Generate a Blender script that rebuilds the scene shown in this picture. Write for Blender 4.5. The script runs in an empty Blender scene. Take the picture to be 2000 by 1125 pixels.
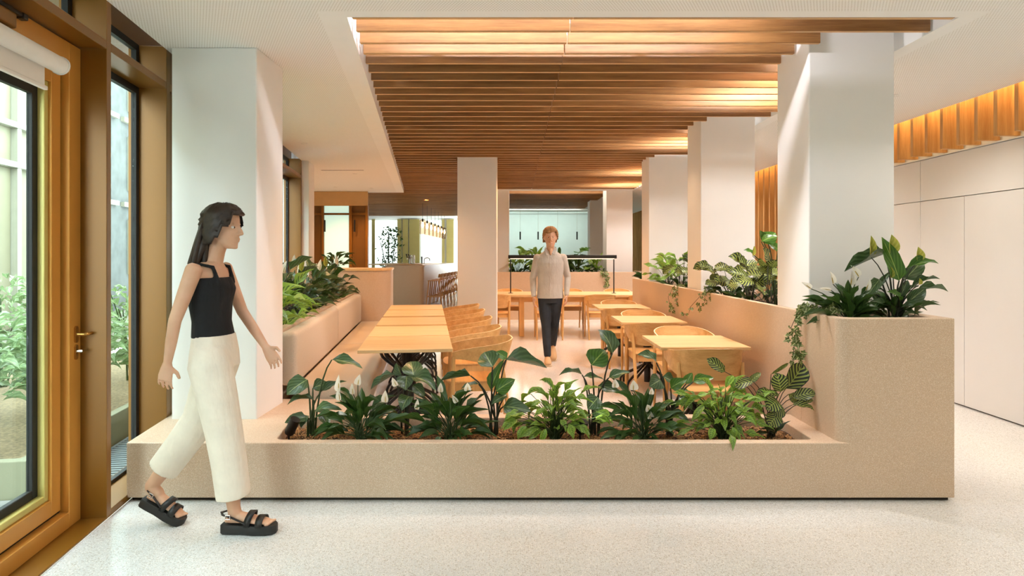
import bpy, bmesh, math, random
from mathutils import Vector, Matrix, Quaternion
R = math.radians
scene = bpy.context.scene
COL = scene.collection

# ---------------------------------------------------------------- camera, sky, light, exposure
F_PX, HOR, CAM_H = 1250.0, 497.0, 1.45          # focal length in px of the 2000x1125 frame, horizon row, eye height
cam_d = bpy.data.cameras.new('camera')
cam_d.sensor_width = 36.0
cam_d.lens = 36.0 * F_PX / 2000.0
cam_d.shift_y = -(562.5 - HOR) / 2000.0
cam_d.clip_end = 200
cam = bpy.data.objects.new('camera', cam_d)
COL.objects.link(cam)
cam.location = (0, 0, CAM_H)
cam.rotation_euler = (R(90), 0, 0)
scene.camera = cam

world = bpy.data.worlds.new('overcast_sky')
scene.world = world
world.use_nodes = True
_bg = world.node_tree.nodes['Background']
_bg.inputs['Color'].default_value = (0.80, 0.95, 1.0, 1)
_bg.inputs['Strength'].default_value = 13.5

scene.view_settings.view_transform = 'Standard'
scene.view_settings.look = 'None'
scene.view_settings.gamma = 1.0
scene.view_settings.use_curve_mapping = False
scene.view_settings.exposure = 0.0

def lamp(name, kind, loc, power, color, target=None, size=0.1, size_y=None, spot=None, blend=0.6, label=None):
    d = bpy.data.lights.new(name, kind)
    d.energy = power
    d.color = color
    if kind == 'AREA':
        if size_y is None:
            d.shape = 'DISK'; d.size = size
        else:
            d.shape = 'RECTANGLE'; d.size = size; d.size_y = size_y
    elif kind == 'SUN':
        d.angle = R(size)
    else:
        d.shadow_soft_size = size
        if kind == 'SPOT':
            d.spot_size = R(spot or 100); d.spot_blend = blend
    o = bpy.data.objects.new(name, d)
    COL.objects.link(o)
    o.location = loc
    if target is not None:
        o.rotation_euler = (Vector(target) - Vector(loc)).to_track_quat('-Z', 'Y').to_euler()
    return o

WARM = (1.0, 0.53, 0.24)
SOFT = (0.86, 0.95, 1.0)
HALL = (1.0, 0.92, 0.83)
COOL = (0.80, 1.0, 0.97)
lamp('daylight', 'SUN', (-10, 0, 12), 1.5, (0.95, 1.0, 0.98), target=(-19, 3, 2), size=20)
# linear lamps hidden above the slats and in the coves
lamp('slat_strip_light', 'AREA', (0.30, 3.84, 3.22), 44, (0.96, 0.94, 1.0), target=(0.30, 4.35, 2.80), size=2.45, size_y=0.05)
for _y in (5.35, 7.75, 10.6, 12.6):
    lamp('bay_light', 'AREA', (2.27, _y, 3.26), 82, (1.0, 0.97, 0.95), target=(2.20, _y + 0.25, 0), size=0.55, size_y=0.5)
lamp('fin_cove_light', 'AREA', (4.21, 9.0, 3.22), 270, (1.0, 0.80, 0.42), target=(4.21, 9.0, 0), size=0.08, size_y=20)
lamp('gap_cove_light', 'AREA', (0.95, 14.15, 3.26), 22, (1.0, 0.85, 0.68), target=(0.95, 14.15, 0), size=2.2, size_y=0.35)
lamp('far_room_fill', 'AREA', (0.9, 21.0, 2.80), 52, (0.72, 1.0, 0.90), target=(0.9, 22.4, 1.4), size=3.4, size_y=0.5)  # added cool lamp to brighten the far wall, where no daylight reaches
lamp('far_slat_light', 'AREA', (0.9, 19.9, 2.80), 18, (1.0, 0.9, 0.75), target=(0.9, 17.5, 2.86), size=2.4, size_y=0.1)

# ---------------------------------------------------------------- helpers
def at(px, py, y):
    """point at distance y that the photograph shows at pixel (px, py)"""
    return Vector(((px - 1000.0) * y / F_PX, y, CAM_H - (py - HOR) * y / F_PX))

def srgb(r, g, b):
    f = lambda c: (c / 255 / 12.92) if c / 255 <= 0.04045 else ((c / 255 + 0.055) / 1.055) ** 2.4
    return (f(r), f(g), f(b), 1)

class MB:
    """collects geometry and links it as one mesh object"""
    def __init__(self):
        self.v, self.f, self.uv, self.mi = [], [], {}, []
        self.cur = 0
    def face(self, idx, uvs=None):
        self.f.append(tuple(idx)); self.mi.append(self.cur)
        if uvs: self.uv[len(self.f) - 1] = uvs
    def add(self, vs, fs):
        b = len(self.v)
        self.v += [tuple(p) for p in vs]
        for f in fs: self.face([b + i for i in f])
        return b
    def box(self, x0, x1, y0, y1, z0, z1):
        self.add([(x0,y0,z0),(x1,y0,z0),(x1,y1,z0),(x0,y1,z0),(x0,y0,z1),(x1,y0,z1),(x1,y1,z1),(x0,y1,z1)],
                 [(0,3,2,1),(4,5,6,7),(0,1,5,4),(1,2,6,5),(2,3,7,6),(3,0,4,7)])
        return self
    def prism(self, poly, z0, z1):
        n = len(poly)
        a = sum(poly[i][0]*poly[(i+1)%n][1]-poly[(i+1)%n][0]*poly[i][1] for i in range(n))
        if a < 0: poly = poly[::-1]
        self.add([(p[0],p[1],z0) for p in poly]+[(p[0],p[1],z1) for p in poly],
                 [tuple(range(n-1,-1,-1)), tuple(range(n,2*n))]+[(i,(i+1)%n,(i+1)%n+n,i+n) for i in range(n)])
        return self
    def ring_prism(self, outer, inner, z0, z1):
        """prism with a hole; outer and inner have the same number of points"""
        n = len(outer)
        vs = [(p[0],p[1],z) for z in (z0,z1) for ring in (outer,inner) for p in ring]
        fs = []
        for i in range(n):
            j = (i+1) % n
            fs += [(i,n+i,n+j,j), (2*n+i,2*n+j,3*n+j,3*n+i), (i,j,2*n+j,2*n+i), (n+j,n+i,3*n+i,3*n+j)]
        self.add(vs, fs)
        return self
    def loft(self, rings, cap=True, closed=True):
        n = len(rings[0]); b = len(self.v)
        for r in rings: self.v += [tuple(p) for p in r]
        m = n if closed else n - 1
        for k in range(len(rings)-1):
            for i in range(m):
                j = (i+1) % n
                self.face((b+k*n+i, b+k*n+j, b+(k+1)*n+j, b+(k+1)*n+i))
        if cap:
            self.face([b+i for i in range(n-1,-1,-1)])
            self.face([b+(len(rings)-1)*n+i for i in range(n)])
        return self
    def tube(self, pts, r, n=8, cap=True, flat=1.0):
        pts = [Vector(p) for p in pts]
        rs = r if isinstance(r, (list, tuple)) else [r]*len(pts)
        rings, up = [], None
        for i, p in enumerate(pts):
            t = (pts[min(i+1,len(pts)-1)] - pts[max(i-1,0)])
            if t.length < 1e-9: t = Vector((0,0,1))
            t.normalize()
            if up is None:
                up = Vector((0,0,1)) if abs(t.z) < 0.9 else Vector((0,1,0))
            s = t.cross(up)
            if s.length < 1e-6: s = t.cross(Vector((1,0,0)))
            s.normalize(); up = s.cross(t).normalized()
            rings.append([p + (s*math.cos(a) + up*flat*math.sin(a))*rs[i] for a in [2*math.pi*k/n for k in range(n)]])
        return self.loft(rings, cap)
    def lathe(self, prof, n=16, c=(0,0,0), cap=True):
        rings = [[(c[0]+r*math.cos(2*math.pi*k/n), c[1]+r*math.sin(2*math.pi*k/n), c[2]+z) for k in range(n)] for r, z in prof]
        return self.loft(rings, cap)
    def mesh(self, name, mats=(), smooth=False, bevel=0, segs=2, angle=30, merge=0, keep=None):
        me = bpy.data.meshes.new(name)
        me.from_pydata(self.v, [], self.f)
        if self.uv:
            l = me.uv_layers.new(name='UVMap')
            for p in me.polygons:
                u = self.uv.get(p.index)
                if u:
                    for k, li in enumerate(p.loop_indices): l.data[li].uv = u[k]
        for p, m in zip(me.polygons, self.mi): p.material_index = m
        if bevel or merge:
            bm = bmesh.new(); bm.from_mesh(me)
            if merge: bmesh.ops.remove_doubles(bm, verts=bm.verts, dist=merge)
            if bevel:
                es = [e for e in bm.edges if len(e.link_faces) == 2 and e.calc_face_angle(0) > R(angle) and (keep is None or keep(e.verts[0].co, e.verts[1].co))]
                bmesh.ops.bevel(bm, geom=es, offset=bevel, segments=segs, profile=0.5, affect='EDGES', clamp_overlap=True)
            bm.to_mesh(me); bm.free()
        for m in (mats if isinstance(mats, (list, tuple)) else (mats,)): me.materials.append(m)
        if smooth:
            for p in me.polygons: p.use_smooth = True
            if smooth != 'all':
                try: me.set_sharp_from_angle(angle=R(40))
                except Exception: pass
        me.update()
        return me
    def build(self, name, mat, parent=None, **kw):
        return link(name, self.mesh(name, mat, **kw), parent)

def link(name, data, parent=None, loc=None, rz=None, mat=None):
    o = bpy.data.objects.new(name, data)
    COL.objects.link(o)
    if parent is not None: o.parent = parent
    if mat is not None: o.matrix_local = mat
    if loc is not None: o.location = loc
    if rz is not None: o.rotation_euler = (0, 0, rz)
    return o

def tag(o, label=None, cat=None, group=None, kind=None):
    if label: o['label'] = label
    if cat: o['category'] = cat
    if group: o['group'] = group
    if kind: o['kind'] = kind
    return o

def thing(name, label, cat, loc=(0,0,0), rz=0, group=None):
    return tag(link(name, None, None, loc, rz), label, cat, group)

def struct(o, label=None):
    return tag(o, label, kind='structure')

def copy_tree(o, parent=None):
    c = o.copy(); COL.objects.link(c)
    if parent is not None: c.parent = parent
    for ch in list(o.children): copy_tree(ch, c)
    return c

def arc(cx, cy, r, a0, a1, n):
    return [(cx + r*math.cos(R(a0+(a1-a0)*k/n)), cy + r*math.sin(R(a0+(a1-a0)*k/n))) for k in range(n+1)]

def rrect(x0, x1, y0, y1, r, n=4):
    return (arc(x1-r,y0+r,r,-90,0,n) + arc(x1-r,y1-r,r,0,90,n) + arc(x0+r,y1-r,r,90,180,n) + arc(x0+r,y0+r,r,180,270,n))

def bez(p0, p1, p2, n):
    p0, p1, p2 = Vector(p0), Vector(p1), Vector(p2)
    return [p0*(1-t)**2 + p1*2*t*(1-t) + p2*t*t for t in [k/n for k in range(n+1)]]

# ---------------------------------------------------------------- materials
class NT:
    def __init__(self, name):
        self.m = bpy.data.materials.new(name); self.m.use_nodes = True
        self.t = self.m.node_tree; self.b = self.t.nodes['Principled BSDF']; self.out = self.t.nodes['Material Output']
    def n(self, typ, **kw):
        x = self.t.nodes.new(typ)
        for k, v in kw.items():
            if k in ('operation','data_type','blend_type','feature','noise_dimensions','interpolation','distance','wave_type','bands_direction','clamp'): setattr(x, k, v)
        return x
    def l(self, a, b): self.t.links.new(a, b)
    def val(self, sock, v):
        if hasattr(v, 'is_output') or isinstance(v, bpy.types.NodeSocket): self.l(v, sock)
        else: sock.default_value = v
    def math(self, op, a, b=0.0, c=None):
        x = self.n('ShaderNodeMath', operation=op)
        self.val(x.inputs[0], a); self.val(x.inputs[1], b)
        if c is not None: self.val(x.inputs[2], c)
        return x.outputs[0]
    def noise(self, vec, scale, detail=3, rough=0.5):
        x = self.n('ShaderNodeTexNoise')
        if vec is not None: self.l(vec, x.inputs['Vector'])
        x.inputs['Scale'].default_value = scale; x.inputs['Detail'].default_value = detail; x.inputs['Roughness'].default_value = rough
        return x.outputs['Fac']
    def ramp(self, fac, stops):
        x = self.n('ShaderNodeValToRGB'); self.l(fac, x.inputs[0])
        while len(x.color_ramp.elements) > 1: x.color_ramp.elements.remove(x.color_ramp.elements[-1])
        x.color_ramp.elements[0].position, x.color_ramp.elements[0].color = stops[0]
        for p, c in stops[1:]:
            e = x.color_ramp.elements.new(p); e.color = c
        return x.outputs['Color']
    def mix(self, fac, a, b):
        x = self.n('ShaderNodeMix', data_type='RGBA')
        self.val(x.inputs[0], fac); self.val(x.inputs[6], a); self.val(x.inputs[7], b)
        return x.outputs[2]
    def coord(self, which='Object'): return self.n('ShaderNodeTexCoord').outputs[which]
    def mapping(self, vec, scale=(1,1,1), loc=None):
        x = self.n('ShaderNodeMapping'); self.l(vec, x.inputs['Vector']); x.inputs['Scale'].default_value = scale
        if loc is not None: self.val(x.inputs['Location'], loc)
        return x.outputs[0]
    def rnd(self): return self.n('ShaderNodeObjectInfo').outputs['Random']
    def bump(self, h, strength=0.2, dist=0.01):
        x = self.n('ShaderNodeBump'); self.l(h, x.inputs['Height']); x.inputs['Strength'].default_value = strength; x.inputs['Distance'].default_value = dist
        self.l(x.outputs[0], self.b.inputs['Normal'])
    def set(self, color=None, rough=None, metal=None, spec=None, **kw):
        if color is not None: self.val(self.b.inputs['Base Color'], color)
        if rough is not None: self.val(self.b.inputs['Roughness'], rough)
        if metal is not None: self.b.inputs['Metallic'].default_value = metal
        if spec is not None: self.b.inputs['Specular IOR Level'].default_value = spec
        for k, v in kw.items(): self.val(self.b.inputs[k.replace('_',' ')], v)
        return self.m

def m_plain(name, c, rough=0.6, metal=0, var=0.04, scale=6, spec=0.5, bump=0):
    """a colour with a faint cloudy variation of its own"""
    t = NT(name); co = t.coord()
    nz = t.noise(co, scale, 4)
    d = tuple(max(0, x*(1-var)) for x in c[:3])+(1,); e = tuple(min(1, x*(1+var)) for x in c[:3])+(1,)
    t.set(t.ramp(nz, [(0.3, d), (0.7, e)]), rough, metal, spec)
    if bump: t.bump(t.noise(co, scale*30, 2), bump, 0.002)
    return t.m

def m_wood(name, dark, light, axis='x', rough=0.45, tone=0.25):
    """oak: long grain along one object axis, tone varied from piece to piece"""
    t = NT(name); co = t.coord(); rd = t.rnd()
    off = t.n('ShaderNodeCombineXYZ')
    for k in range(3): t.l(t.math('MULTIPLY', rd, 37.0 + 11*k), off.inputs[k])
    s = {'x': (0.8, 14, 14), 'y': (14, 0.8, 14), 'z': (14, 14, 0.8)}[axis]
    v = t.mapping(co, s, off.outputs[0])
    n1 = t.noise(v, 1.6, 6, 0.6)
    n2 = t.noise(v, 9.0, 3, 0.7)
    g = t.math('ADD', t.math('MULTIPLY', n1, 0.7), t.math('MULTIPLY', n2, 0.3))
    c = t.ramp(g, [(0.32, dark), (0.62, light)])
    hs = t.n('ShaderNodeHueSaturation'); t.l(c, hs.inputs['Color'])
    t.l(t.math('MULTIPLY_ADD', rd, tone, 1.0 - tone/2), hs.inputs['Value'])
    t.set(hs.outputs[0], rough)
    t.bump(n2, 0.08, 0.002)
    return t.m

def m_terrazzo(name, base, chips, scale, rough, dens=0.45):
    t = NT(name); co = t.coord()
    col = base
    c = None
    for k, (sc, colr, th) in enumerate(chips):
        v = t.n('ShaderNodeTexVoronoi'); t.l(co, v.inputs['Vector']); v.inputs['Scale'].default_value = scale*sc
        rr = t.math('LESS_THAN', v.outputs['Distance'], th)
        pick = t.n('ShaderNodeSeparateColor'); t.l(v.outputs['Color'], pick.inputs[0])
        rr = t.math('MULTIPLY', rr, t.math('GREATER_THAN', pick.outputs[0], 1-dens))
        col = t.mix(rr, col, colr)
    nz = t.noise(co, 2.2, 3)
    hs = t.n('ShaderNodeHueSaturation'); t.val(hs.inputs['Color'], col)
    t.l(t.math('MULTIPLY_ADD', nz, 0.10, 0.95), hs.inputs['Value'])
    t.set(hs.outputs[0], rough)
    return t.m

def m_emit(name, c, s):
    t = NT(name); t.set(c, 0.5); t.b.inputs['Emission Color'].default_value = c; t.b.inputs['Emission Strength'].default_value = s
    return t.m

def m_glass(name, tint=(0.95, 0.985, 0.975, 1), refl=0.9, frost=0.0):
    t = NT(name)
    tr = t.n('ShaderNodeBsdfTransparent'); tr.inputs[0].default_value = tint
    gl = t.n('ShaderNodeBsdfGlossy'); gl.inputs['Roughness'].default_value = 0.02
    fr = t.n('ShaderNodeLayerWeight'); fr.inputs[0].default_value = 0.5
    mx = t.n('ShaderNodeMixShader')
    t.l(t.math('MULTIPLY_ADD', t.math('POWER', fr.outputs['Facing'], 5.0), 0.5*refl, 0.02), mx.inputs[0]); t.l(tr.outputs[0], mx.inputs[1]); t.l(gl.outputs[0], mx.inputs[2])
    t.l(mx.outputs[0], t.out.inputs['Surface'])
    return t.m

def m_perforated(name, c, hole, pitch, radius):
    """white board with staggered rows of small holes"""
    t = NT(name); co = t.coord()
    sp = t.n('ShaderNodeSeparateXYZ'); t.l(co, sp.inputs[0])
    u = t.math('DIVIDE', sp.outputs[0], pitch); v = t.math('DIVIDE', sp.outputs[1], pitch)
    row = t.math('FLOOR', v)
    u = t.math('ADD', u, t.math('MULTIPLY', t.math('MODULO', t.math('ABSOLUTE', row), 2.0), 0.5))
    du = t.math('SUBTRACT', t.math('FRACT', u), 0.5); dv = t.math('SUBTRACT', t.math('FRACT', v), 0.5)
    d = t.math('SQRT', t.math('ADD', t.math('MULTIPLY', du, du), t.math('MULTIPLY', dv, dv)))
    h = t.math('LESS_THAN', d, radius)
    t.set(t.mix(h, c, hole), 0.8)
    return t.m

MT = {}
MT['plaster'] = m_plain('white_plaster', srgb(240, 239, 237), 0.8, var=0.02, scale=3, bump=0.02)
MT['column'] = m_plain('column_plaster', srgb(238, 237, 235), 0.75, var=0.02, scale=2, bump=0.02)
MT['panel'] = m_plain('wall_panel_white', srgb(234, 232, 229), 0.45, var=0.015, scale=2)
MT['ceiling'] = m_plain('ceiling_white', srgb(246, 245, 243), 0.85, var=0.01)
MT['perf'] = m_perforated('perforated_ceiling_white', srgb(246, 245, 243), srgb(204, 198, 189), 0.0175, 0.22)
MT['floor'] = m_terrazzo('pale_terrazzo_floor', srgb(214, 214, 212), [(1, srgb(192, 188, 181), 0.42), (1.7, srgb(240, 237, 231), 0.4), (2.3, srgb(178, 168, 152), 0.32)], 95, 0.13)
MT['stone'] = m_terrazzo('beige_cast_terrazzo', srgb(206, 178, 150), [(1, srgb(226, 206, 184), 0.40), (1.5, srgb(180, 156, 128), 0.36), (2.2, srgb(236, 228, 214), 0.3)], 210, 0.45, 0.5)
MT['slat'] = m_wood('oak_slat', srgb(112, 73, 36), srgb(160, 114, 66), 'x', 0.42, 0.22)
MT['slat_lit_under'] = m_wood('oak_slat_lit_under', srgb(190, 140, 84), srgb(218, 172, 116), 'x', 0.42, 0.1)  # bounce light on the slat undersides, painted in as a paler oak
MT['fin'] = m_wood('oak_fin', srgb(186, 130, 66), srgb(222, 172, 108), 'z', 0.45, 0.18)
MT['oak'] = m_wood('oak_table', srgb(212, 172, 118), srgb(236, 202, 150), 'x', 0.38, 0.06)
MT['oak_y'] = m_wood('oak_long_table', srgb(206, 166, 112), srgb(234, 202, 152), 'x', 0.38, 0.06)
MT['chair'] = m_wood('oak_chair', srgb(196, 144, 80), srgb(226, 180, 116), 'z', 0.4, 0.10)
MT['chair_x'] = m_wood('oak_chair_shell', srgb(196, 144, 82), srgb(226, 180, 118), 'x', 0.4, 0.10)
MT['stool'] = m_wood('oak_stool', srgb(176, 122, 64), srgb(206, 154, 94), 'z', 0.45, 0.12)
MT['edge'] = m_plain('pale_plywood_edge', srgb(244, 220, 176), 0.5)
MT['black'] = m_plain('black_metal', srgb(24, 24, 24), 0.4, var=0.1)
MT['gasket'] = m_plain('black_rubber', srgb(20, 19, 17), 0.6)
MT['gold'] = m_plain('bronze_anodised_frame', srgb(132, 88, 26), 0.36, 0.25, var=0.03, scale=2)
MT['gold_lit'] = m_plain('bronze_lit_face', srgb(214, 152, 68), 0.34, 0.25, var=0.03, scale=2)  # same bronze as the frame, lightened to paint in light on the door faces
MT['gold_dark'] = m_plain('dark_bronze_frame', srgb(112, 76, 28), 0.45, 0.3)
MT['brass'] = m_plain('brass_handle', srgb(188, 142, 74), 0.25, 0.85)
MT['chrome'] = m_plain('steel', srgb(206, 200, 192), 0.2, 1.0)
MT['glass'] = m_glass('window_glass')
MT['frost'] = m_plain('frosted_film_white', srgb(226, 240, 232), 0.6)
MT['blind'] = m_plain('white_blind_fabric', srgb(238, 232, 224), 0.7)
MT['fabric'] = m_plain('grey_beige_upholstery', srgb(206, 192, 174), 0.95, var=0.10, scale=160, bump=0.25)
MT['shadow_gap'] = m_plain('dark_plinth', srgb(52, 42, 30), 0.7)
MT['soil'] = m_plain('dark_potting_soil', srgb(62, 42, 26), 0.95, var=0.5, scale=30, bump=0.6)
MT['chip'] = None
# ---------------------------------------------------------------- the room
Z_C = 2.84
TF = math.atan(0.1504)                               # the facade runs at an angle to the columns
FO = Vector((-2.255, 3.753, 0))
def fac(s, x=0.0, z=0.0):
    """facade frame: s along the facade, x into the room"""
    return Vector((FO.x - math.sin(TF)*s + math.cos(TF)*x, FO.y + math.cos(TF)*s + math.sin(TF)*x, z))
def LX(y): return FO.x - 0.1504*(y - FO.y)
def opl(y): return -0.97 - 0.1377*(y - 3.777)        # slanted edge of the slat field

fl = MB(); fl.prism([(LX(-4.5)-0.0, -4.5), (4.4, -4.5), (4.4, 26), (-7.2, 26), (-7.2, 14.4), (-5.7, 14.4), (-5.7, 10.05), (LX(10.05), 10.05)], -0.12, 0.0)
struct(fl.build('floor', MT['floor']), 'pale polished terrazzo floor')

# ceiling: perforated boards around the slatted field, plain border along the field
c_perf = MB()
c_perf.prism([(LX(-4.5), -4.5), (4.10, -4.5), (4.10, 3.66), (LX(3.66), 3.66)], Z_C, 3.30)
c_perf.prism([(LX(3.66), 3.66), (opl(3.66)-0.16, 3.66), (opl(14.3)-0.16, 14.3), (-5.7, 14.3), (-5.7, 10.05), (LX(10.05), 10.05)], Z_C, 3.30)
c_perf.prism([(2.74, 3.66), (4.10, 3.66), (4.10, 13.75), (2.74, 13.75)], Z_C, 3.30)
ceiling = struct(c_perf.build('ceiling', MT['perf']), 'white perforated ceiling around the slatted field')
c_pl = MB()
c_pl.prism([(opl(3.66)-0.16, 3.66), (2.74, 3.66), (2.74, 3.752), (2.62, 3.752), (opl(3.752), 3.752), (opl(14.4), 14.4), (-5.7, 14.4), (-5.7, 14.3), (opl(14.3)-0.16, 14.3)], Z_C, 3.30)
c_pl.prism([(2.62, 3.752), (2.74, 3.752), (2.74, 13.75), (2.62, 13.75)], Z_C, 3.30)
c_pl.build('border', MT['ceiling'], ceiling)
c_f = MB()
c_f.prism([(-0.95, 13.75), (4.10, 13.75), (4.10, 13.98), (-0.95, 13.98)], Z_C, 3.30)
c_f.prism([(2.45, 13.98), (4.10, 13.98), (4.10, 19.6), (2.45, 19.6)], Z_C, 3.30)
c_f.prism([(-0.95, 19.6), (4.10, 19.6), (4.10, 26), (-0.95, 26)], Z_C, 3.30)
c_f.prism([(-7.2, 14.4), (-6.6, 14.4), (-6.6, 26), (-7.2, 26)], Z_C, 3.30)
c_f.prism([(-6.6, 23.2), (-0.95, 23.2), (-0.95, 26), (-6.6, 26)], Z_C, 3.30)
c_f.build('far_board', MT['ceiling'], ceiling)
MB().prism([(LX(-4.6)-0.2, -4.6), (4.5, -4.6), (4.5, 26.1), (-7.3, 26.1), (-7.3, 14.3), (-5.8, 14.3), (-5.8, 10.0), (LX(10.0)-0.2, 10.0)], 3.30, 3.36).build('soffit', MT['ceiling'], ceiling)
MB().prism([(-0.98, 4.505), (1.95, 4.505), (1.95, 4.52), (-0.98, 4.52)], 2.975, 3.30).build('light_baffle', MT['ceiling'], ceiling)
sg = MB()                                            # thin slot in the ceiling over the banquette
sg.box(-3.15, -2.45, 10.55, 10.58, Z_C-0.002, Z_C+0.01); sg.build('air_slot', MT['shadow_gap'], ceiling)

COLS = [4.255, 6.69, 9.23]
CF, CB = 1.974, 2.543
slat_cache = {}
def slat_piece(x0, x1, y):
    w = round(x1 - x0, 2)
    if w < 0.05: return
    if w not in slat_cache:
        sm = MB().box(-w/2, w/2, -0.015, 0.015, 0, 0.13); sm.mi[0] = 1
        slat_cache[w] = sm.mesh('slat', [MT['slat'], MT['slat_lit_under']], bevel=0.002, segs=1)
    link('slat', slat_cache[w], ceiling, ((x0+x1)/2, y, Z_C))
def row(x0, x1, y):
    seam = 0.362 + 0.006*(y-4)
    if x0 < seam - 0.2 and x1 > seam + 0.2:
        slat_piece(x0, seam-0.002, y); slat_piece(seam+0.002, x1, y)
    else: slat_piece(x0, x1, y)
k = 0
while True:
    y = 3.773 + 0.2235*k
    if y > 13.7: break
    right = 2.605
    for cy in COLS:
        if cy - 0.10 < y < cy + 0.53: right = 2.03 if y < cy else 1.955
    x0 = opl(y) + 0.03
    if 9.16 < y < 9.80:
        row(x0, -0.815, y); row(-0.20, right, y)
    else: row(x0, right, y)
    k += 1
y = 14.62
while y < 19.5:
    slat_piece(-0.93, 2.2, y); y += 0.2235
y = 13.75
while y < 23.1:
    slat_piece(-6.58 if y > 14.45 else opl(y)+0.03, -0.96, y); y += 0.2235

# columns
def column(name, x0, x1, y0, y1, z0, z1, label):
    return struct(MB().box(x0, x1, y0, y1, z0, z1).build(name, MT['column'], bevel=0.008), label)
for i, cy in enumerate(COLS):
    column('column', CF, CB, cy, cy+0.51, 1.03, 3.30, 'white square column rising from the tall planter wall')
column('column', 2.06, 2.63, 13.95, 14.5, 1.0, 3.30, 'white column on the end wall')
column('column', 2.02, 2.45, 16.6, 17.1, 0, 3.30, 'white column in the room beyond')
column('column', -0.79, -0.222, 9.25, 9.78, 0, 3.30, 'free-standing white column in the dining area')
column('column', -2.285, -1.714, 4.295, 4.79, 0.30, Z_C, 'white column rising from the low planter bench')
column('column', -0.64, -0.06, 13.95, 14.5, 1.0, 3.30, 'white column on the end wall beside the opening')

# corridor wall with flush panels and oak fins
wr = MB().box(4.34, 4.46, -4.5, 26, 0, 3.30).build('wall_right', MT['plaster'])
struct(wr, 'white panelled corridor wall')
def pan(y0, y1, z0, z1):
    MB().box(4.30, 4.338, y0+0.003, y1-0.003, z0, z1).build('panel', MT['panel'], wr, bevel=0.0015, segs=1)
for a, b in [(-1.5, 0.55), (0.55, 2.95), (2.95, 5.375), (5.375, 6.74), (6.74, 9.1)]:
    pan(a, b, 2.010, 2.435)
for a, b in [(-1.5, 0.55), (0.55, 2.95), (2.95, 5.375), (5.375, 6.085), (6.085, 6.74), (6.74, 9.1)]:
    pan(a, b, 0.012, 2.003)
MB().box(4.285, 4.34, -4.4, 9.1, 2.440, 2.452).build('ledge', MT['panel'], wr)
MB().box(4.325, 4.342, -4.4, 9.1, 0.0, 0.012).build('shadow_joint', MT['shadow_gap'], wr)
fin_s = MB().box(0, 0.20, -0.022, 0.022, 2.462, 3.12).mesh('fin', MT['fin'], bevel=0.002, segs=1)
fin_l = MB().box(0, 0.20, -0.022, 0.022, 0.02, 3.12).mesh('fin', MT['fin'], bevel=0.002, segs=1)
y = 5.235 - 0.2285*12
while y < 22:
    link('fin', fin_s if y < 9.1 else fin_l, wr, (4.125, y, 0)); y += 0.2285

struct(MB().box(-1.4, 4.4, -4.62, -4.5, 0, 3.3).build('wall_back', MT['plaster']), 'white wall closing the lobby')
struct(MB().box(-1.0, 4.4, 22.4, 22.55, 0, 3.3).build('wall_front', MT['plaster']), 'pale wall of the room beyond')
struct(MB().prism([(-7.2, 14.4), (-7.35, 14.4), (-7.35, 26), (-7.2, 26)], 0, 3.3).prism([(-5.7, 10.05), (-5.82, 10.05), (-5.82, 14.2), (-5.7, 14.2)], 0, 3.3).prism([(-5.82, 9.95), (LX(10)-0.2, 9.95), (LX(10)-0.2, 10.05), (-5.82, 10.05)], 0, 3.3).build('wall_left', MT['plaster']), 'plain wall past the banquette')
struct(MB().box(-0.98, -0.90, 13.98, 22.4, 0, 3.3).build('wall_partition', MT['plaster']), 'wall between bar and far room')

# ---------------------------------------------------------------- low planter, tall planter, wall planters (one cast piece, in sections)
ST = MT['stone']
ZL, ZT = 0.345, 1.075
X0, XI, X1 = -2.262, 1.92, 2.597
YF, YB = 3.753, 4.43
slant = lambda y: X0 - 0.14*(y - YF)
# low part with the long trough cut in it
pl = thing('planter_bench', 'long low beige terrazzo planter with bench end, full of leafy plants', 'planter')
lo = MB()
TX0, TX1, TY0, TY1 = -1.41, 1.80, 3.826, 4.335
RC = 0.07
inner = rrect(TX0, TX1, TY0, TY1, 0.04, 3)
inner = [(x - 0.14*(y-TY0)*(1 if x < 0 else 0), y) for x, y in inner]
n4 = len(inner)//4
# build the ring by matching corners: each inner corner arc fans to one outer corner
ov = [(XI+RC, YF), (XI+RC, YB), (slant(YB), YB), (X0, YF)]
outer_m = []
for c in range(4): outer_m += [ov[c]]*n4
lo.ring_prism(outer_m, inner, 0.022, ZL)
lo.prism([(slant(YB), YB), (-1.16, YB), (-1.16, 4.90), (slant(4.90), 4.90)], 0.022, ZL)
lo.prism(inner, 0.022, 0.10)
lo.build('low_trough', ST, pl, merge=0.0002, bevel=0.006, angle=50, keep=lambda a, b: not (a.x > XI+RC-0.001 and b.x > XI+RC-0.001))
MB().prism([(X0+0.02, YF+0.03), (X1-0.02, YF+0.03), (X1-0.02, 4.4), (slant(4.4)+0.02, 4.4)], 0.0, 0.022).build('recessed_plinth', MT['shadow_gap'], pl)
# tall part: rounded inner corner towards the trough
tall_o = [(X1, YF)] + [(X1, 4.25)] + [(XI, 4.25)] + [(XI, YF+RC)] + arc(XI+RC, YF+RC, RC, 180, 270, 20)
to = [(X1, YF), (X1, 4.25), (XI, 4.25)] + arc(XI+RC, YF+RC, RC, 180, 270, 20)
ti = [(X1-0.09, YF+0.075), (X1-0.09, 4.21), (XI+0.06, 4.21)] + [(x+0.045, y+0.055) for x, y in arc(XI+RC, YF+RC, RC*0.8, 180, 270, 20)]
tp = MB()
tp.ring_prism(to, ti, 0.022, ZT)
tp.prism(ti, 0.5, 0.55)
tp.build('tall_end', ST, pl, merge=0.0002, bevel=0.006, angle=60)
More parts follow.
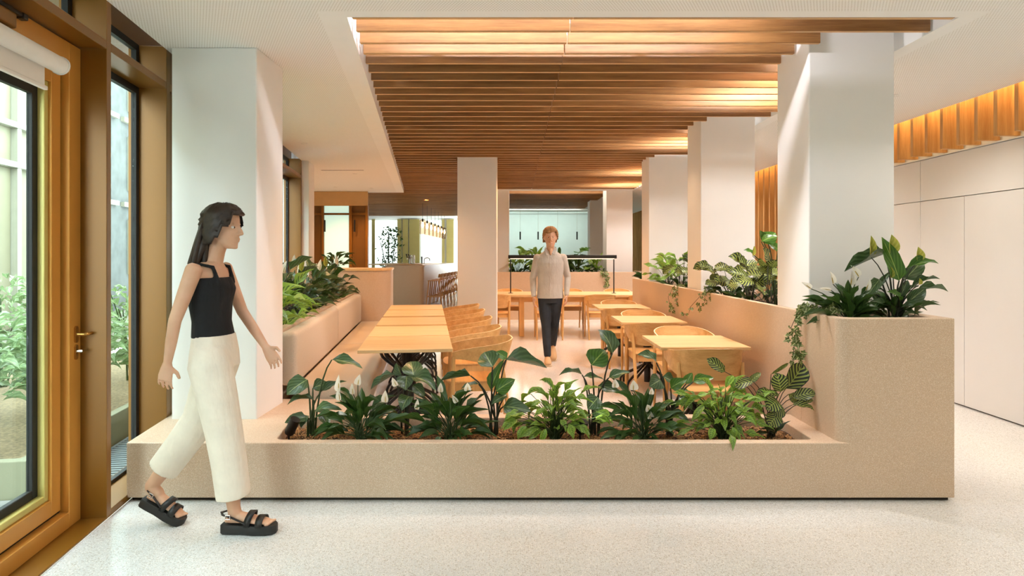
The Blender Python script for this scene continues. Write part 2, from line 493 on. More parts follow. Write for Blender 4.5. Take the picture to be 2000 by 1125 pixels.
# wall planter running between the columns
wp = thing('wall_planter', 'long beige terrazzo planter wall running between the square columns', 'planter')
w1 = MB()
w1.box(XI, CF-0.006, 4.25, 10.2, 0, ZT)
w1.box(CB+0.02, X1, 4.25, 10.2, 0, ZT)
for cy in COLS: w1.box(CF-0.006, CB+0.02, cy-0.004, cy+0.514, 0, ZT-0.012)
w1.box(CF-0.006, CB+0.02, 10.12, 10.2, 0, ZT)
w1.build('trough_wall', ST, wp, bevel=0.004, segs=1)
MB().box(CF-0.006, CB+0.02, 4.25, 10.12, 0.90, 0.975).build('soil_bed', MT['soil'], wp)
# end wall planter under the opening to the far room
ep = thing('end_planter', 'beige terrazzo end wall with planting trough behind the long table', 'planter')
w2 = MB()
w2.box(-0.895, 4.11, 13.62, 13.70, 0, ZT); w2.box(-0.895, 4.11, 14.52, 14.6, 0, ZT); w2.box(-0.895, -0.82, 13.7, 14.52, 0, ZT); w2.box(4.03, 4.11, 13.7, 14.52, 0, ZT)
w2.build('trough_wall', ST, ep, bevel=0.004, segs=1)
MB().box(-0.82, 4.03, 13.70, 14.52, 0.85, 0.97).build('soil_bed', MT['soil'], ep)
MB().box(-0.895, 4.11, 13.60, 13.62, 0, 0.06).build('skirting', MT['column'], ep)
# ---------------------------------------------------------------- glazed facade (local frame: y along the facade, x into the room)
def fac_empty(name, label=None):
    e = link(name, None, None, FO.copy(), TF)
    return struct(e, label)
GD, GDD = MT['gold'], MT['gold_dark']
ZTR0, ZTR1 = 2.573, 2.622
fw = fac_empty('wall_facade', 'bronze framed glazed facade with deep mullions')
MUL = [(-4.15, -4.09), (-2.95, -2.89), (-1.62, -1.56), (-0.255, -0.203), (0.594, 0.655), (1.80, 1.86), (2.72, 2.80), (4.15, 4.22), (5.73, 5.80)]
def fbox(mat, parent, name, x0, x1, s0, s1, z0, z1, bevel=0.002):
    return MB().box(x0, x1, s0, s1, z0, z1).build(name, mat, parent, bevel=bevel, segs=1)
for a, b in MUL:
    fbox(GD, fw, 'mullion', -0.24, 0.0, a, b, 0.0, Z_C+0.02)
for (a, b) in zip(MUL[:-1], MUL[1:]):
    fbox(GD, fw, 'transom', -0.24, 0.0, a[1], b[0], ZTR0, ZTR1)
    fbox(GD, fw, 'sill', -0.24, 0.0, a[1], b[0], 0.0, 0.012 if a[0] == -1.62 else 0.04)
fbox(GDD, fw, 'dark_jamb', -0.20, -0.03, 0.655, 0.80, 0.0, Z_C+0.02)
fbox(GDD, fw, 'dark_panel', -0.16, -0.12, 4.22, 5.05, 0.04, Z_C)
MB().box(-0.5, 0.10, 5.80, 6.32, 0, Z_C+0.02).build('pier', MT['column'], fw)
MB().box(-0.40, -0.24, -8.6, 6.3, Z_C, 3.36).build('head', GD, fw)
MB().box(-0.24, 0.0, -8.7, -4.15, 0, Z_C+0.02).build('solid_wall', MT['plaster'], fw)
# fixed windows: glass, black gasket line, thin bead
wn = 0
def window(s0, s1, z0, z1, x=-0.185):
    global wn
    wn += 1
    w = fac_empty('window_%d' % wn, 'tall fixed window in the bronze facade')
    f = MB()
    g = 0.045
    for a in ((s0, s0+g, z0, z1), (s1-g, s1, z0, z1), (s0+g, s1-g, z0, z0+g*0.5), (s0+g, s1-g, z1-g, z1)):
        f.box(x-0.02, x+0.012, *a)
    f.build('gasket', MT['gasket'], w)
    MB().box(x-0.008, x, s0+g, s1-g, z0+g*0.5, z1-g).build('pane', MT['glass'], w)
    return w
for i, (a, b) in enumerate(zip(MUL[:-1], MUL[1:])):
    if a[0] != -1.62: window(a[1], b[0], 0.04, ZTR0)
    window(a[1], b[0], ZTR1, Z_C+0.02)
# door
d = fac_empty('door_1', 'bronze framed glass door with lever handle and lock')
S0, S1, DX = -1.555, -0.256, -0.13
def rect_frame(name, mat, s0, s1, z0, z1, w, x0, x1, wb=None, wt=None, parent=None):
    f = MB(); wb = wb or w; wt = wt or w
    f.box(x0, x1, s0, s0+w, z0, z1); f.box(x0, x1, s1-w, s1, z0, z1)
    f.box(x0, x1, s0+w, s1-w, z0, z0+wb); f.box(x0, x1, s0+w, s1-w, z1-wt, z1)
    return f.build(name, mat, parent, bevel=0.003, segs=1)
rect_frame('outer_frame', MT['gold_lit'], S0, S1, 0.012, 2.565, 0.115, DX-0.07, DX, 0.085, 0.135, d)
rect_frame('shadow_joint', MT['gasket'], S0+0.115, S1-0.115, 0.097, 2.43, 0.02, DX-0.06, DX-0.045, parent=d)
rect_frame('leaf_frame', MT['gold_lit'], S0+0.129, S1-0.129, 0.111, 2.416, 0.085, DX-0.09, DX-0.035, parent=d)
rect_frame('bead', m_plain('pale_bronze_bead', srgb(206, 190, 110), 0.4, 0.2), S0+0.214, S1-0.214, 0.196, 2.331, 0.035, DX-0.10, DX-0.05, parent=d)
rect_frame('gasket', MT['gasket'], S0+0.249, S1-0.249, 0.231, 2.296, 0.045, DX-0.11, DX-0.08, parent=d)
MB().box(DX-0.104, DX-0.096, S0+0.294, S1-0.294, 0.276, 2.251).build('pane', MT['glass'], d)
hs = S1 - 0.055
zh = CAM_H - (652-HOR)*3.45/F_PX
hd = MB().prism(rrect(-0.016, 0.016, -0.045, 0.045, 0.015), 0, 0.008)
def on_door(mb, s, z):           # turn a plate modelled in xy to stand on the leaf
    mb.v = [(DX + v[2], s + v[0], z + v[1]) for v in mb.v]; return mb
hp = on_door(hd, hs, zh).build('handle_plate', MT['brass'], d, smooth=True)
lv = MB().tube([(DX, hs, zh), (DX+0.045, hs, zh), (DX+0.055, hs+0.012, zh), (DX+0.055, hs+0.125, zh)], 0.009, 10)
lv.build('lever', MT['brass'], hp, smooth=True)
lk = on_door(MB().prism(rrect(-0.014, 0.014, -0.04, 0.04, 0.013), 0, 0.008), hs, zh-0.095).build('lock_plate', MT['brass'], d, smooth=True)
MB().tube([(DX, hs, zh-0.09), (DX+0.03, hs, zh-0.09), (DX+0.035, hs+0.05, zh-0.09)], [0.008, 0.008, 0.006], 8).build('key', MT['chrome'], lk, smooth=True)
# roller blind and door closer above the leaf
rb = tag(link('roller_blind', None, None, FO.copy(), TF), 'white roller blind rolled up at the head of the glass door', 'blind')
zb = 2.385
MB().tube([(-0.07, -1.50, zb), (-0.07, -0.585, zb)], 0.042, 20).build('roll', MT['blind'], rb, smooth=True)
MB().tube([(-0.07, -0.585, zb), (-0.07, -0.575, zb)], 0.046, 20).build('end_cap', m_plain('white_plastic', srgb(240, 238, 234), 0.4), rb, smooth=True)
MB().box(-0.112, -0.108, -1.50, -0.64, zb-0.12, zb).build('cloth', MT['blind'], rb)
MB().box(-0.12, -0.10, -1.51, -0.625, zb-0.135, zb-0.115).build('bottom_bar', MT['blind'], rb, bevel=0.004)
dc = tag(link('door_closer', None, None, FO.copy(), TF), 'bronze door closer box with black slide arm', 'door closer')
MB().box(DX, DX+0.06, -1.25, -0.92, 2.445, 2.515).build('closer_box', GD, dc, bevel=0.012, segs=3)
MB().box(DX+0.005, DX+0.035, -1.30, -0.80, 2.530, 2.548).build('slide_rail', MT['black'], dc, bevel=0.004)
MB().box(DX+0.005, DX+0.04, -0.84, -0.80, 2.522, 2.552).build('rail_stop', MT['black'], dc, bevel=0.006)

# ---------------------------------------------------------------- courtyard outside the facade
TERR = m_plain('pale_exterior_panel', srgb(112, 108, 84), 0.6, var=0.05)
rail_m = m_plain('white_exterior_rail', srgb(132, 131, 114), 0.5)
dk = struct(link('ground_deck', None, None, FO.copy(), TF), 'grey timber deck outside the glass door')
plank_m = m_wood('weathered_deck_plank', srgb(106, 106, 102), srgb(136, 136, 132), 'x', 0.7, 0.16)
pk = MB().box(-2.7, 0, -0.068, 0.068, -0.04, 0).mesh('plank', plank_m, bevel=0.004, segs=1)
s = -4.6
while s < 0.2:
    link('plank', pk, dk, (-0.26, s, -0.02)); s += 0.143
MB().prism([(-7.5, -9), (-0.24, -9), (-0.24, 6.2), (-3.0, 6.6), (-4.6, 12), (-5.6, 22), (-7.5, 22)], -0.30, -0.08).build('bed', m_plain('courtyard_ground', srgb(110, 106, 92), 0.9, var=0.2), dk)
gr = MB()
for i in range(60):
    s = 0.20 + i*0.05
    gr.box(-0.62, -0.26, s, s+0.018, -0.06, -0.03)
gr.box(-0.64, -0.62, 0.18, 3.3, -0.08, -0.03); gr.box(-0.27, -0.25, 0.18, 3.3, -0.08, -0.03)
tag(gr.build('drain_grating', m_plain('galvanised_grating', srgb(130, 138, 138), 0.4, 0.5), dk), kind='stuff')
gp = tag(link('garden_planter', None, None, FO.copy(), TF), 'pale concrete garden planter with shrubs outside the glass', 'planter')
g = MB()
gx0, gx1, gs0, gs1 = -3.4, -0.66, 0.22, 4.6
g.box(gx0, gx1, gs0, gs0+0.07, -0.08, 0.20); g.box(gx0, gx1, gs1-0.07, gs1, -0.08, 0.20)
g.box(gx1-0.07, gx1, gs0+0.07, gs1-0.07, -0.08, 0.20); g.box(gx0, gx0+0.07, gs0+0.07, gs1-0.07, -0.08, 0.20)
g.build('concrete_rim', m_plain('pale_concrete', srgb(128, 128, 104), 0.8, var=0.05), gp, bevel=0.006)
MB().box(gx0+0.07, gx1-0.07, gs0+0.07, gs1-0.07, -0.08, 0.13).build('mulch_bed', m_plain('pale_mulch', srgb(128, 112, 84), 0.9, var=0.4, scale=40), gp)

# opposite building: pale panelled front, then an older grey house with windows
ob = tag(link('panelled_building', None, None, FO.copy(), TF), 'pale panelled building front across the courtyard with white rails', 'building')
MB().box(-6.2, -5.6, -12, 12.25, -0.1, 8).build('wall', TERR, ob)
pn = MB().box(0, 0.03, -0.24, 0.24, 0, 7.8).mesh('panel', TERR, bevel=0.004, segs=1)
s = -11.5
while s < 12.0:
    link('panel', pn, ob, (-5.6, s, 0.1)); s += 0.5
for z in (3.02, 3.74, 5.2):
    MB().box(-5.6, -5.44, -12, 12.3, z, z+0.10).build('rail', rail_m, ob)
for s in (-8.5, -5.4, -2.0, 1.2, 4.4, 8.75, 12.15):
    MB().box(-5.6, -5.46, s, s+0.12, 0, 7.9).build('post', rail_m, ob)
MB().box(-5.57, -5.54, 7.3, 7.9, 0.3, 2.75).build('service_hatch', m_plain('hatch_pale', srgb(108, 107, 82), 0.6), ob)
gh = tag(link('grey_house', None, None, FO.copy(), TF), 'old grey house with pale sashed windows beyond the panelled front', 'building')
MB().box(-7.0, -6.2, 12.25, 26, -0.1, 9).build('wall', m_plain('weathered_grey_wall', srgb(70, 74, 70), 0.8, var=0.25, scale=3), gh)
for sy in (12.9, 15.0, 17.1):
    for z in (0.9, 3.2, 5.4):
        wf = MB().box(-6.2, -6.14, sy, sy+1.0, z, z+1.5).build('window', rail_m, gh)
        MB().box(-6.15, -6.13, sy+0.08, sy+0.92, z+0.08, z+1.42).build('pane', m_plain('house_pane', srgb(46, 52, 52), 0.15), wf)
    for z in (2.75, 5.05): MB().box(-6.2, -6.1, sy-0.4, sy+1.4, z, z+0.12).build('string_course', rail_m, gh)

# ---------------------------------------------------------------- end of the hall: dark doors, frosted glazing, bar windows
ge = link('wall_end', None, None, (0, 14.1, 0)); struct(ge, 'mirror-like glazed end wall with bronze doors and frosted window')
mir = m_plain('tan_ceiling_reflection', srgb(206, 170, 116), 0.25)  # tan colour paints in the ceiling reflected in the upper glass
def gbox(name, mat, x0, x1, z0, z1, y0=0.0, y1=0.06, parent=None, bevel=0.003):
    return MB().box(x0, x1, y0, y1, z0, z1).build(name, mat, parent or ge, bevel=bevel, segs=1)
e = lambda px: (px-1000)*14.1/F_PX
ez = lambda py: CAM_H-(py-HOR)*14.1/F_PX
gbox('upper_panel', mir, e(600), e(718), ez(402), ez(374))
gbox('wall_side', MT['plaster'], -5.7, e(600), 0, Z_C)
gbox('door_leaf', GDD, e(613), e(629), 0, ez(402), 0.02)
gbox('frame', GD, e(629), e(633), 0, ez(402), -0.03)
gbox('frame', GD, e(682), e(688), 0, ez(402), -0.03)
gbox('transom', GD, e(633), e(682), ez(420), ez(416), -0.02)
gbox('transom', GD, e(613), e(629), ez(420), ez(416), -0.02)
gbox('transom', GD, e(688), e(714), ez(420), ez(416), -0.02)
gbox('door_leaf', GDD, e(688), e(714), 0, ez(402), 0.02)
gbox('frame', GD, e(714), e(719), 0, ez(402), -0.03)
gbox('frame', MT['gold'], e(600), e(613), 0, ez(402), 0.0)
fz = m_emit('frosted_window_daylight', srgb(190, 226, 214), 0.85)
gbox('pane', fz, e(633), e(682), ez(416), ez(402), 0.02)
gbox('pane', fz, e(633), e(682), 0, ez(420), 0.02)
for px in (636, 694):
    MB().tube([(e(px), -0.07, ez(453)), (e(px), -0.07, ez(430))], 0.02, 8).build('pull_handle', MT['black'], ge, smooth=True)
# bar windows far behind
gb = link('wall_bar', None, None, (0, 24.5, 0)); struct(gb, 'bright window wall behind the bar')
e2 = lambda px: (px-1000)*24.5/F_PX
day = m_emit('bright_daylight_pane', srgb(236, 250, 246), 1.5)
gbox('wall', MT['plaster'], -7.2, -0.98, 0, 3.3, 0.10, 0.2, gb)
gold_l = m_plain('olive_gold_panel', srgb(190, 172, 104), 0.5, 0.1)
for a, b in ((720, 726), (732, 776), (822, 862)):
    gbox('pane', day, e2(a), e2(b), 0.2, 2.75, 0.04, 0.06, gb)
for a, b in ((726, 732), (776, 784), (786, 797), (799, 819), (863, 868), (872, 886)):
    gbox('frame', gold_l, e2(a), e2(b), 0, 2.8, 0.0, 0.06, gb)
gbox('pane', day, e2(886), e2(915), 0.2, 2.75, 0.04, 0.06, gb)
# ---------------------------------------------------------------- banquette and its planter (bench frame, slightly turned)
TB = math.atan(0.130)
BO = Vector((-1.649, 4.90, 0))                        # foot of the seam between seat and back, near end
def ben(s, x=0.0, z=0.0):
    return Vector((BO.x - math.sin(TB)*s + math.cos(TB)*x, BO.y + math.cos(TB)*s + math.sin(TB)*x, z))
BL = 4.75
bq = tag(link('banquette', None, None, BO.copy(), TB), 'long upholstered grey-beige banquette with padded back and seat', 'bench')
MB().box(0.03, 0.46, 0.03, BL, 0, 0.27).build('base', MT['plaster'], bq)
def cushion(name, x0, x1, s0, s1, z0, z1, r):
    MB().box(x0, x1, s0, s1, z0, z1).build(name, MT['fabric'], bq, smooth=True, bevel=r, segs=4)
for a, b in ((0.0, 2.28), (2.29, BL)):
    cushion('seat_cushion', -0.02, 0.56, a, b, 0.27, 0.45, 0.045)
    cushion('back_cushion', -0.13, 0.0, a, b, 0.44, 0.855, 0.04)
bp = tag(link('banquette_planter', None, None, BO.copy(), TB), 'beige terrazzo planter behind the banquette packed with foliage', 'planter')
b = MB()
b.box(-0.20, -0.13, 0.02, BL, 0, 0.865); b.box(-0.72, -0.66, 0.02, BL, 0, 0.865); b.box(-0.66, -0.20, 0.02, 0.08, 0, 0.865)
b.build('trough_wall', MT['stone'], bp, bevel=0.005)
MB().box(-0.66, -0.20, 0.08, BL, 0.7, 0.79).build('soil_bed', MT['soil'], bp)
# rounded end block with an oak cap
eb = tag(link('rounded_end_block', None, None, ben(BL+0.02, 0), TB), 'rounded beige end block with oak top behind the banquette', 'counter')
def endp(o): return arc(0.42-0.30+o*0.0, 0.30, 0.30+o, -90, 0, 8) + [(0.42+o, 0.9), (-0.66-o, 0.9), (-0.66-o, 0.0-o)]
MB().prism(endp(0), 0, 1.205).build('block', MT['stone'], eb, smooth=True)
MB().prism(endp(0.015), 1.205, 1.235).build('oak_cap', MT['oak'], eb)

# ---------------------------------------------------------------- tables
def pedestal(parent, rz=0.0):
    st = MB().lathe([(0.036, 0.05), (0.036, 0.70)], 14)
    for k in range(14):
        a = 2*math.pi*k/14
        st.tube([(0.037*math.cos(a), 0.037*math.sin(a), 0.20), (0.037*math.cos(a), 0.037*math.sin(a), 0.70)], 0.006, 5)
    st.build('post', MT['black'], parent, smooth=True)
    for k in range(4):
        a = rz + math.pi/4 + k*math.pi/2
        for off in (-0.035, 0.035):
            c, s_ = math.cos(a), math.sin(a)
            q = lambda r, z: (c*r - s_*off*(0.5+r), s_*r + c*off*(0.5+r), z)
            f = MB(); f.tube([q(0.03, 0.24), q(0.10, 0.20), q(0.26, 0.12), q(0.31, 0.09), q(0.335, 0.05), q(0.335, 0.0)], 0.0135, 7)
            f.build('foot', MT['black'], parent, smooth=True)
            f = MB(); f.tube([q(0.03, 0.50), q(0.09, 0.54), q(0.20, 0.62), q(0.235, 0.65), q(0.25, 0.68), q(0.25, 0.715)], 0.012, 7)
            f.build('arm', MT['black'], parent, smooth=True)
def make_table(name, label, w, dpt, loc, rz, group=None):
    t = thing(name, label, 'table', loc, rz, group)
    MB().box(-w/2, w/2, -dpt/2, dpt/2, 0.715, 0.74).build('table_top', MT['oak'], t, bevel=0.003)
    pedestal(t, 0)
    return t
TC = [(5.17,), (5.985,), (6.865,), (7.79,), (8.64,)]
left_labels = ['oak bistro table at the trough end of the banquette row', 'second oak table from the trough along the banquette', 'middle oak table of five along the banquette',
               'fourth oak table from the trough along the banquette', 'last oak table of the banquette row, beside the rounded block']
lt = []
for i, (cy,) in enumerate(TC):
    cx = -0.847 - 0.1285*(cy - 5.17)
    dpt = 0.80 if i < 4 else 0.74
    if i == 0:
        t0 = make_table('bistro_table', left_labels[0], 0.705, 0.785, (cx, cy, 0), TB, 'tables along the banquette'); t = t0
    else:
        t = copy_tree(t0); t.location = (cx, cy, 0); t['label'] = left_labels[i]
    lt.append(t)
RT = [5.26, 7.05, 8.80]
rt_labels = ['square oak cafe table by the planter wall, closest to the tall planter', 'middle square oak cafe table along the planter wall', 'square oak cafe table by the planter wall, closest to the long table']
for i, cy in enumerate(RT):
    if i == 0: r0 = make_table('cafe_table', rt_labels[0], 0.69, 0.72, (1.487, cy, 0), 0, 'tables along the planter wall'); t = r0
    else:
        t = copy_tree(r0); t.location = (1.49, cy, 0); t['label'] = rt_labels[i]
# long communal table
lg = thing('communal_table', 'long pale oak communal table standing before the end planter wall', 'table', (0.7, 11.75, 0))
MB().box(-1.55, 1.9, -0.52, 0.52, 0.70, 0.74).build('table_top', MT['oak_y'], lg, bevel=0.004)
MB().box(-1.48, 1.8, -0.44, -0.41, 0.61, 0.70).build('apron', MT['chair_x'], lg); MB().box(-1.48, 1.8, 0.41, 0.44, 0.61, 0.70).build('apron', MT['chair_x'], lg)
for x in (-1.42, -0.53, 1.72):
    for yy in (-0.40, 0.40): MB().box(x-0.045, x+0.045, yy-0.045, yy+0.045, 0, 0.70).build('leg', MT['chair'], lg, bevel=0.006)
# black bar lamp on it
bl = thing('bar_lamp', 'slim black linear lamp on two thin posts standing on the communal table', 'lamp', (0.92, 11.72, 0.74))
MB().box(-0.99, 0.99, -0.06, 0.06, 0.635, 0.70).build('light_bar', MT['black'], bl, bevel=0.006)
MB().box(-0.95, 0.95, -0.03, 0.03, 0.628, 0.636).build('diffuser', m_emit('warm_led_diffuser', (1.0, 0.78, 0.5, 1), 6), bl)
for x in (-0.945, 0.945):
    MB().tube([(x, 0, 0.0), (x, 0, 0.64)], 0.011, 8).build('post', MT['black'], bl, smooth=True)
    MB().lathe([(0.045, 0), (0.045, 0.006), (0.012, 0.01)], 14, (x, 0, 0)).build('foot_plate', MT['black'], bl)

# ---------------------------------------------------------------- oak chair with a wrap-around shell back (faces +y, origin on the floor under the seat)
def make_chair(label, group):
    c = thing('shell_chair', label, 'chair', group=group)
    # seat: rounded, slightly dished
    poly = [(-0.215, -0.19), (-0.20, -0.215), (0.20, -0.215), (0.215, -0.19)] + arc(0.16, 0.17, 0.06, 0, 80, 4) + [(0.08, 0.245), (-0.08, 0.245)] + arc(-0.16, 0.17, 0.06, 100, 180, 4)
    MB().prism(poly, 0.440, 0.455).build('seat', MT['chair_x'], c, bevel=0.004, smooth=True)
    for y_ in (-0.19, 0.17):
        MB().box(-0.19, 0.19, y_-0.012, y_+0.012, 0.375, 0.438).build('rail', MT['chair_x'], c)
    for x_ in (-0.20, 0.20):
        MB().box(x_-0.011, x_+0.011, -0.19, 0.17, 0.375, 0.438).build('rail', MT['chair'], c)
    # legs: front pair upright to the arm ends, rear pair raked
    for sx in (-1, 1):
        MB().tube([(sx*0.235, 0.205, 0.0), (sx*0.232, 0.19, 0.30), (sx*0.238, 0.185, 0.655)], [0.012, 0.017, 0.016], 10).build('leg', MT['chair'], c, smooth=True)
        MB().tube([(sx*0.215, -0.285, 0.0), (sx*0.222, -0.235, 0.30), (sx*0.235, -0.185, 0.66)], [0.012, 0.017, 0.015], 10).build('leg', MT['chair'], c, smooth=True)
    # bent shell: an arc from arm tip to arm tip, tall at the back
    n = 28
    out = []; inn = []
    for k in range(n+1):
        a = -1 + 2*k/n                                # -1 .. 1 around: straight arms, then the curved back
        if abs(a) > 0.66:
            f_ = (abs(a)-0.66)/0.34
            cx = math.copysign(0.262 - 0.010*f_, a); cy = -0.03 + 0.225*f_; nx, ny = -math.copysign(1, a), 0
        else:
            ang = a/0.66*math.pi/2; p = 2.7
            cx = math.copysign(abs(math.sin(ang))**(2/p), a)*0.262
            cy = -0.03 - abs(math.cos(ang))**(2/p)*0.245
            nx, ny = -cx/0.262, -(cy+0.03)/0.245
        t_ = 1 - abs(a); back = min(1, t_/0.85)
        sm = back*back*(3-2*back)
        top = 0.690 + 0.085*back**0.75
        bot = 0.638 - 0.100*sm
        l = math.hypot(nx, ny) or 1
        nx, ny = nx/l*0.011, ny/l*0.011
        off = lambda z: -(z-0.65)*0.25*sm
        out.append(((cx, cy+off(top), top), (cx, cy+off(bot), bot)))
        inn.append(((cx+nx, cy+ny+off(top), top), (cx+nx, cy+ny+off(bot), bot)))
    sh = MB(); v = []
    for o_, i_ in zip(out, inn): v += [o_[0], o_[1], i_[1], i_[0]]
    b0 = len(sh.v); sh.v += v
    for k in range(n):
        q = b0 + 4*k
        for (i, j) in ((0, 1), (1, 2), (2, 3)):
            sh.cur = 0
            sh.face((q+i, q+4+i, q+4+j, q+j))
        sh.cur = 1; sh.face((q+3, q+7, q+4, q))
        sh.cur = 0
    sh.face((b0, b0+1, b0+2, b0+3)); e_ = b0+4*n; sh.face((e_+3, e_+2, e_+1, e_))
    sh.build('backrest', [MT['chair_x'], MT['edge']], c, smooth=True)
    return c
chair0 = make_chair('oak shell-back chair drawn up to the first banquette table from the trough', 'chairs at the banquette tables')
first = True
def place_chair(x, y, rz, label, group):
    global first
    c = chair0 if first else copy_tree(chair0)
    first = False
    c.location = (x, y, 0); c.rotation_euler = (0, 0, rz); c['label'] = label; c['group'] = group
    return c
ordn = ['first', 'second', 'third', 'fourth', 'last']
for i, (cy,) in enumerate(TC):
    cx = -0.847 - 0.1285*(cy - 5.17) + 0.545
    place_chair(cx, cy+0.07, R(90)+TB, 'oak shell-back chair facing the banquette at the %s table from the trough' % ordn[i], 'chairs at the banquette tables')
wh = ['closest to the tall planter', 'mid-row', 'closest to the long table']
for i, cy in enumerate(RT):
    place_chair(1.45, cy-0.39 if i == 0 else cy-0.43, 0, 'oak shell-back chair, back to the trough, at the wall table %s' % wh[i], 'chairs along the planter wall')
    place_chair(1.56, cy+0.49 if i else cy+0.50, math.pi, 'oak shell-back chair facing the trough at the wall table %s' % wh[i], 'chairs along the planter wall')
for x in (-0.28, 0.64, 1.52, 2.3):
    place_chair(x, 11.10, 0, 'oak shell-back chair, %s from the free-standing column on the dining-room side of the communal table' % ordn[[-0.28, 0.64, 1.52, 2.3].index(x)], 'near-side chairs of the communal table')
for x in (-0.05, 1.12, 2.05):
    place_chair(x, 12.40, math.pi, 'oak shell-back chair, %s from the free-standing column, facing the dining room across the communal table' % ordn[[-0.05, 1.12, 2.05].index(x)], 'far-side chairs of the communal table')

# ---------------------------------------------------------------- bar, stools, taps, pendants
br = tag(link('bar_counter', None, None, (-2.50, 18.0, 0), R(-3.9)), 'long beige bar counter with thin pale worktop and rounded corner', 'bar')
bpoly = arc(-0.12, 0.12, 0.12, -90, 0, 6) + [(0, 5.8), (-1.06, 5.8), (-1.06, 0)]
MB().prism(bpoly, 0, 1.10).build('body', MT['stone'], br, smooth=True)
MB().prism([(x*1.0+(0.03 if x > -0.5 else -0.03), y_-0.03) for x, y_ in bpoly], 1.10, 1.14).build('worktop', MT['stone'], br)
MB().box(-1.9, -0.15, 0.6, 3.4, 1.14, 1.165).build('tray', MT['oak'], br)
tw = thing('tap_tower', 'polished steel beer tap tower with two black lever taps on the bar', 'tap', (-3.0, 18.9, 1.166))
for dx in (0, 0.09):
    MB().lathe([(0.05, 0), (0.05, 0.02), (0.035, 0.025), (0.035, 0.24), (0.03, 0.27)], 14, (dx, dx*0.3, 0)).build('tower', MT['chrome'], tw, smooth=True)
for dx in (-0.09, -0.03):
    MB().tube([(dx+0.09, 0, 0.19), (dx, -0.05, 0.19), (dx, -0.06, 0.14)], 0.012, 8).build('spout', MT['chrome'], tw, smooth=True)
    MB().tube([(dx, -0.05, 0.19), (dx-0.02, -0.06, 0.30)], [0.01, 0.02], 8).build('lever', MT['black'], tw, smooth=True)
fc = thing('gooseneck_faucet', 'steel gooseneck faucet on the bar worktop beside the taps', 'tap', (-2.72, 19.8, 1.166))
MB().tube([(0, 0, 0), (0, 0, 0.12), (0.03, 0, 0.17), (0.12, 0, 0.18), (0.17, 0, 0.15), (0.17, 0, 0.08)], 0.015, 8).build('neck', MT['chrome'], fc, smooth=True)
MB().tube([(-0.07, 0, 0), (-0.07, 0, 0.22)], [0.02, 0.025], 8).build('handle', MT['black'], fc, smooth=True)
def make_stool():
    s_ = thing('bar_stool', 'tall oak bar stool with curved backrest pulled up to the bar', 'stool', group='bar stools in a row')
    MB().prism(rrect(-0.19, 0.19, -0.19, 0.19, 0.07), 0.70, 0.72).build('seat', MT['stool'], s_, smooth=True)
    for sx in (-1, 1):
        for sy in (-1, 1):
            MB().tube([(sx*0.15, sy*0.15, 0.70), (sx*0.22, sy*0.21, 0)], [0.017, 0.013], 7).build('leg', MT['stool'], s_, smooth=True)
    for sy in (-1, 1): MB().tube([(-0.195, sy*0.19, 0.26), (0.195, sy*0.19, 0.26)], 0.011, 6).build('footrest', MT['stool'], s_)
    for sx in (-1, 1): MB().tube([(sx*0.195, -0.19, 0.26), (sx*0.195, 0.19, 0.26)], 0.011, 6).build('footrest', MT['stool'], s_)
    pts = [(0.19 - 0.10*(k/3-1)**2*0.9 + 0.02, -0.20 + 0.40*k/6) for k in range(7)]
    bk = MB(); bk.loft([[(x, y_, 0.80), (x+0.015, y_, 0.80), (x+0.035, y_, 0.90), (x+0.02, y_, 0.90)] for x, y_ in pts])
    bk.build('backrest', MT['stool'], s_, smooth=True)
    for sy in (-1, 1): MB().tube([(0.15, sy*0.15, 0.70), (0.20, sy*0.15, 0.85)], 0.011, 6).build('back_post', MT['stool'], s_)
    return s_
NTH = ['first', 'second', 'third', 'fourth', 'fifth', 'sixth', 'seventh', 'eighth', 'ninth']
st0 = make_stool()
for i in range(9):
    o = st0 if i == 0 else copy_tree(st0)
    o['label'] = 'tall oak bar stool with curved back, %s from the rounded bar corner' % NTH[i]
    o.location = (-2.18 + i*0.042, 18.15 + i*0.60, 0); o.rotation_euler = (0, 0, R(-3.9))
smoke = m_glass('smoked_amber_glass', (0.80, 0.68, 0.56, 1), 1.0)
def make_pendant():
    p = thing('pendant_lamp', 'smoked glass cylinder pendant lamp hanging over the bar', 'lamp', group='pendant lamps over the bar')
    MB().lathe([(0.02, 0.40), (0.055, 0.395), (0.085, 0.36), (0.085, 0.03), (0.075, 0.0)], 18, cap=False).build('glass_shade', smoke, p, smooth=True)
    MB().lathe([(0.022, 0.33), (0.022, 0.40), (0.01, 0.42)], 10).build('cap', MT['black'], p)
    MB().lathe([(0.004, 0.17), (0.03, 0.20), (0.038, 0.24), (0.03, 0.28), (0.018, 0.33)], 12).build('bulb', m_emit('warm_bulb', (1.0, 0.72, 0.36, 1), 14), p, smooth=True)
    MB().tube([(0, 0, 0.42), (0, 0, 0.84)], 0.004, 5).build('cord', MT['black'], p)
    return p
pd0 = make_pendant()
for i in range(7):
    o = pd0 if i == 0 else copy_tree(pd0)
    o['label'] = 'smoked glass cylinder pendant lamp over the bar, %s from the tap end' % NTH[i]
    o.location = (-2.42 + i*0.004, 17.326 + i*0.894, 2.0)
# slim black pendants in the room beyond
for i, px in enumerate((1016, 1051, 1089, 1127)):
    p = thing('tube_pendant', 'slim black tube pendant in the room beyond, %s from the blind column' % ['first', 'second', 'third', 'fourth'][i], 'lamp', at(px, 468, 20.2), 0, 'tube pendants in the far room')
    MB().tube([(0, 0, 0), (0, 0, 0.25)], 0.022, 10).build('tube', MT['black'], p, smooth=True)
    MB().tube([(0, 0, 0.25), (0, 0, Z_C - p.location.z)], 0.003, 5).build('cord', MT['chrome'], p)

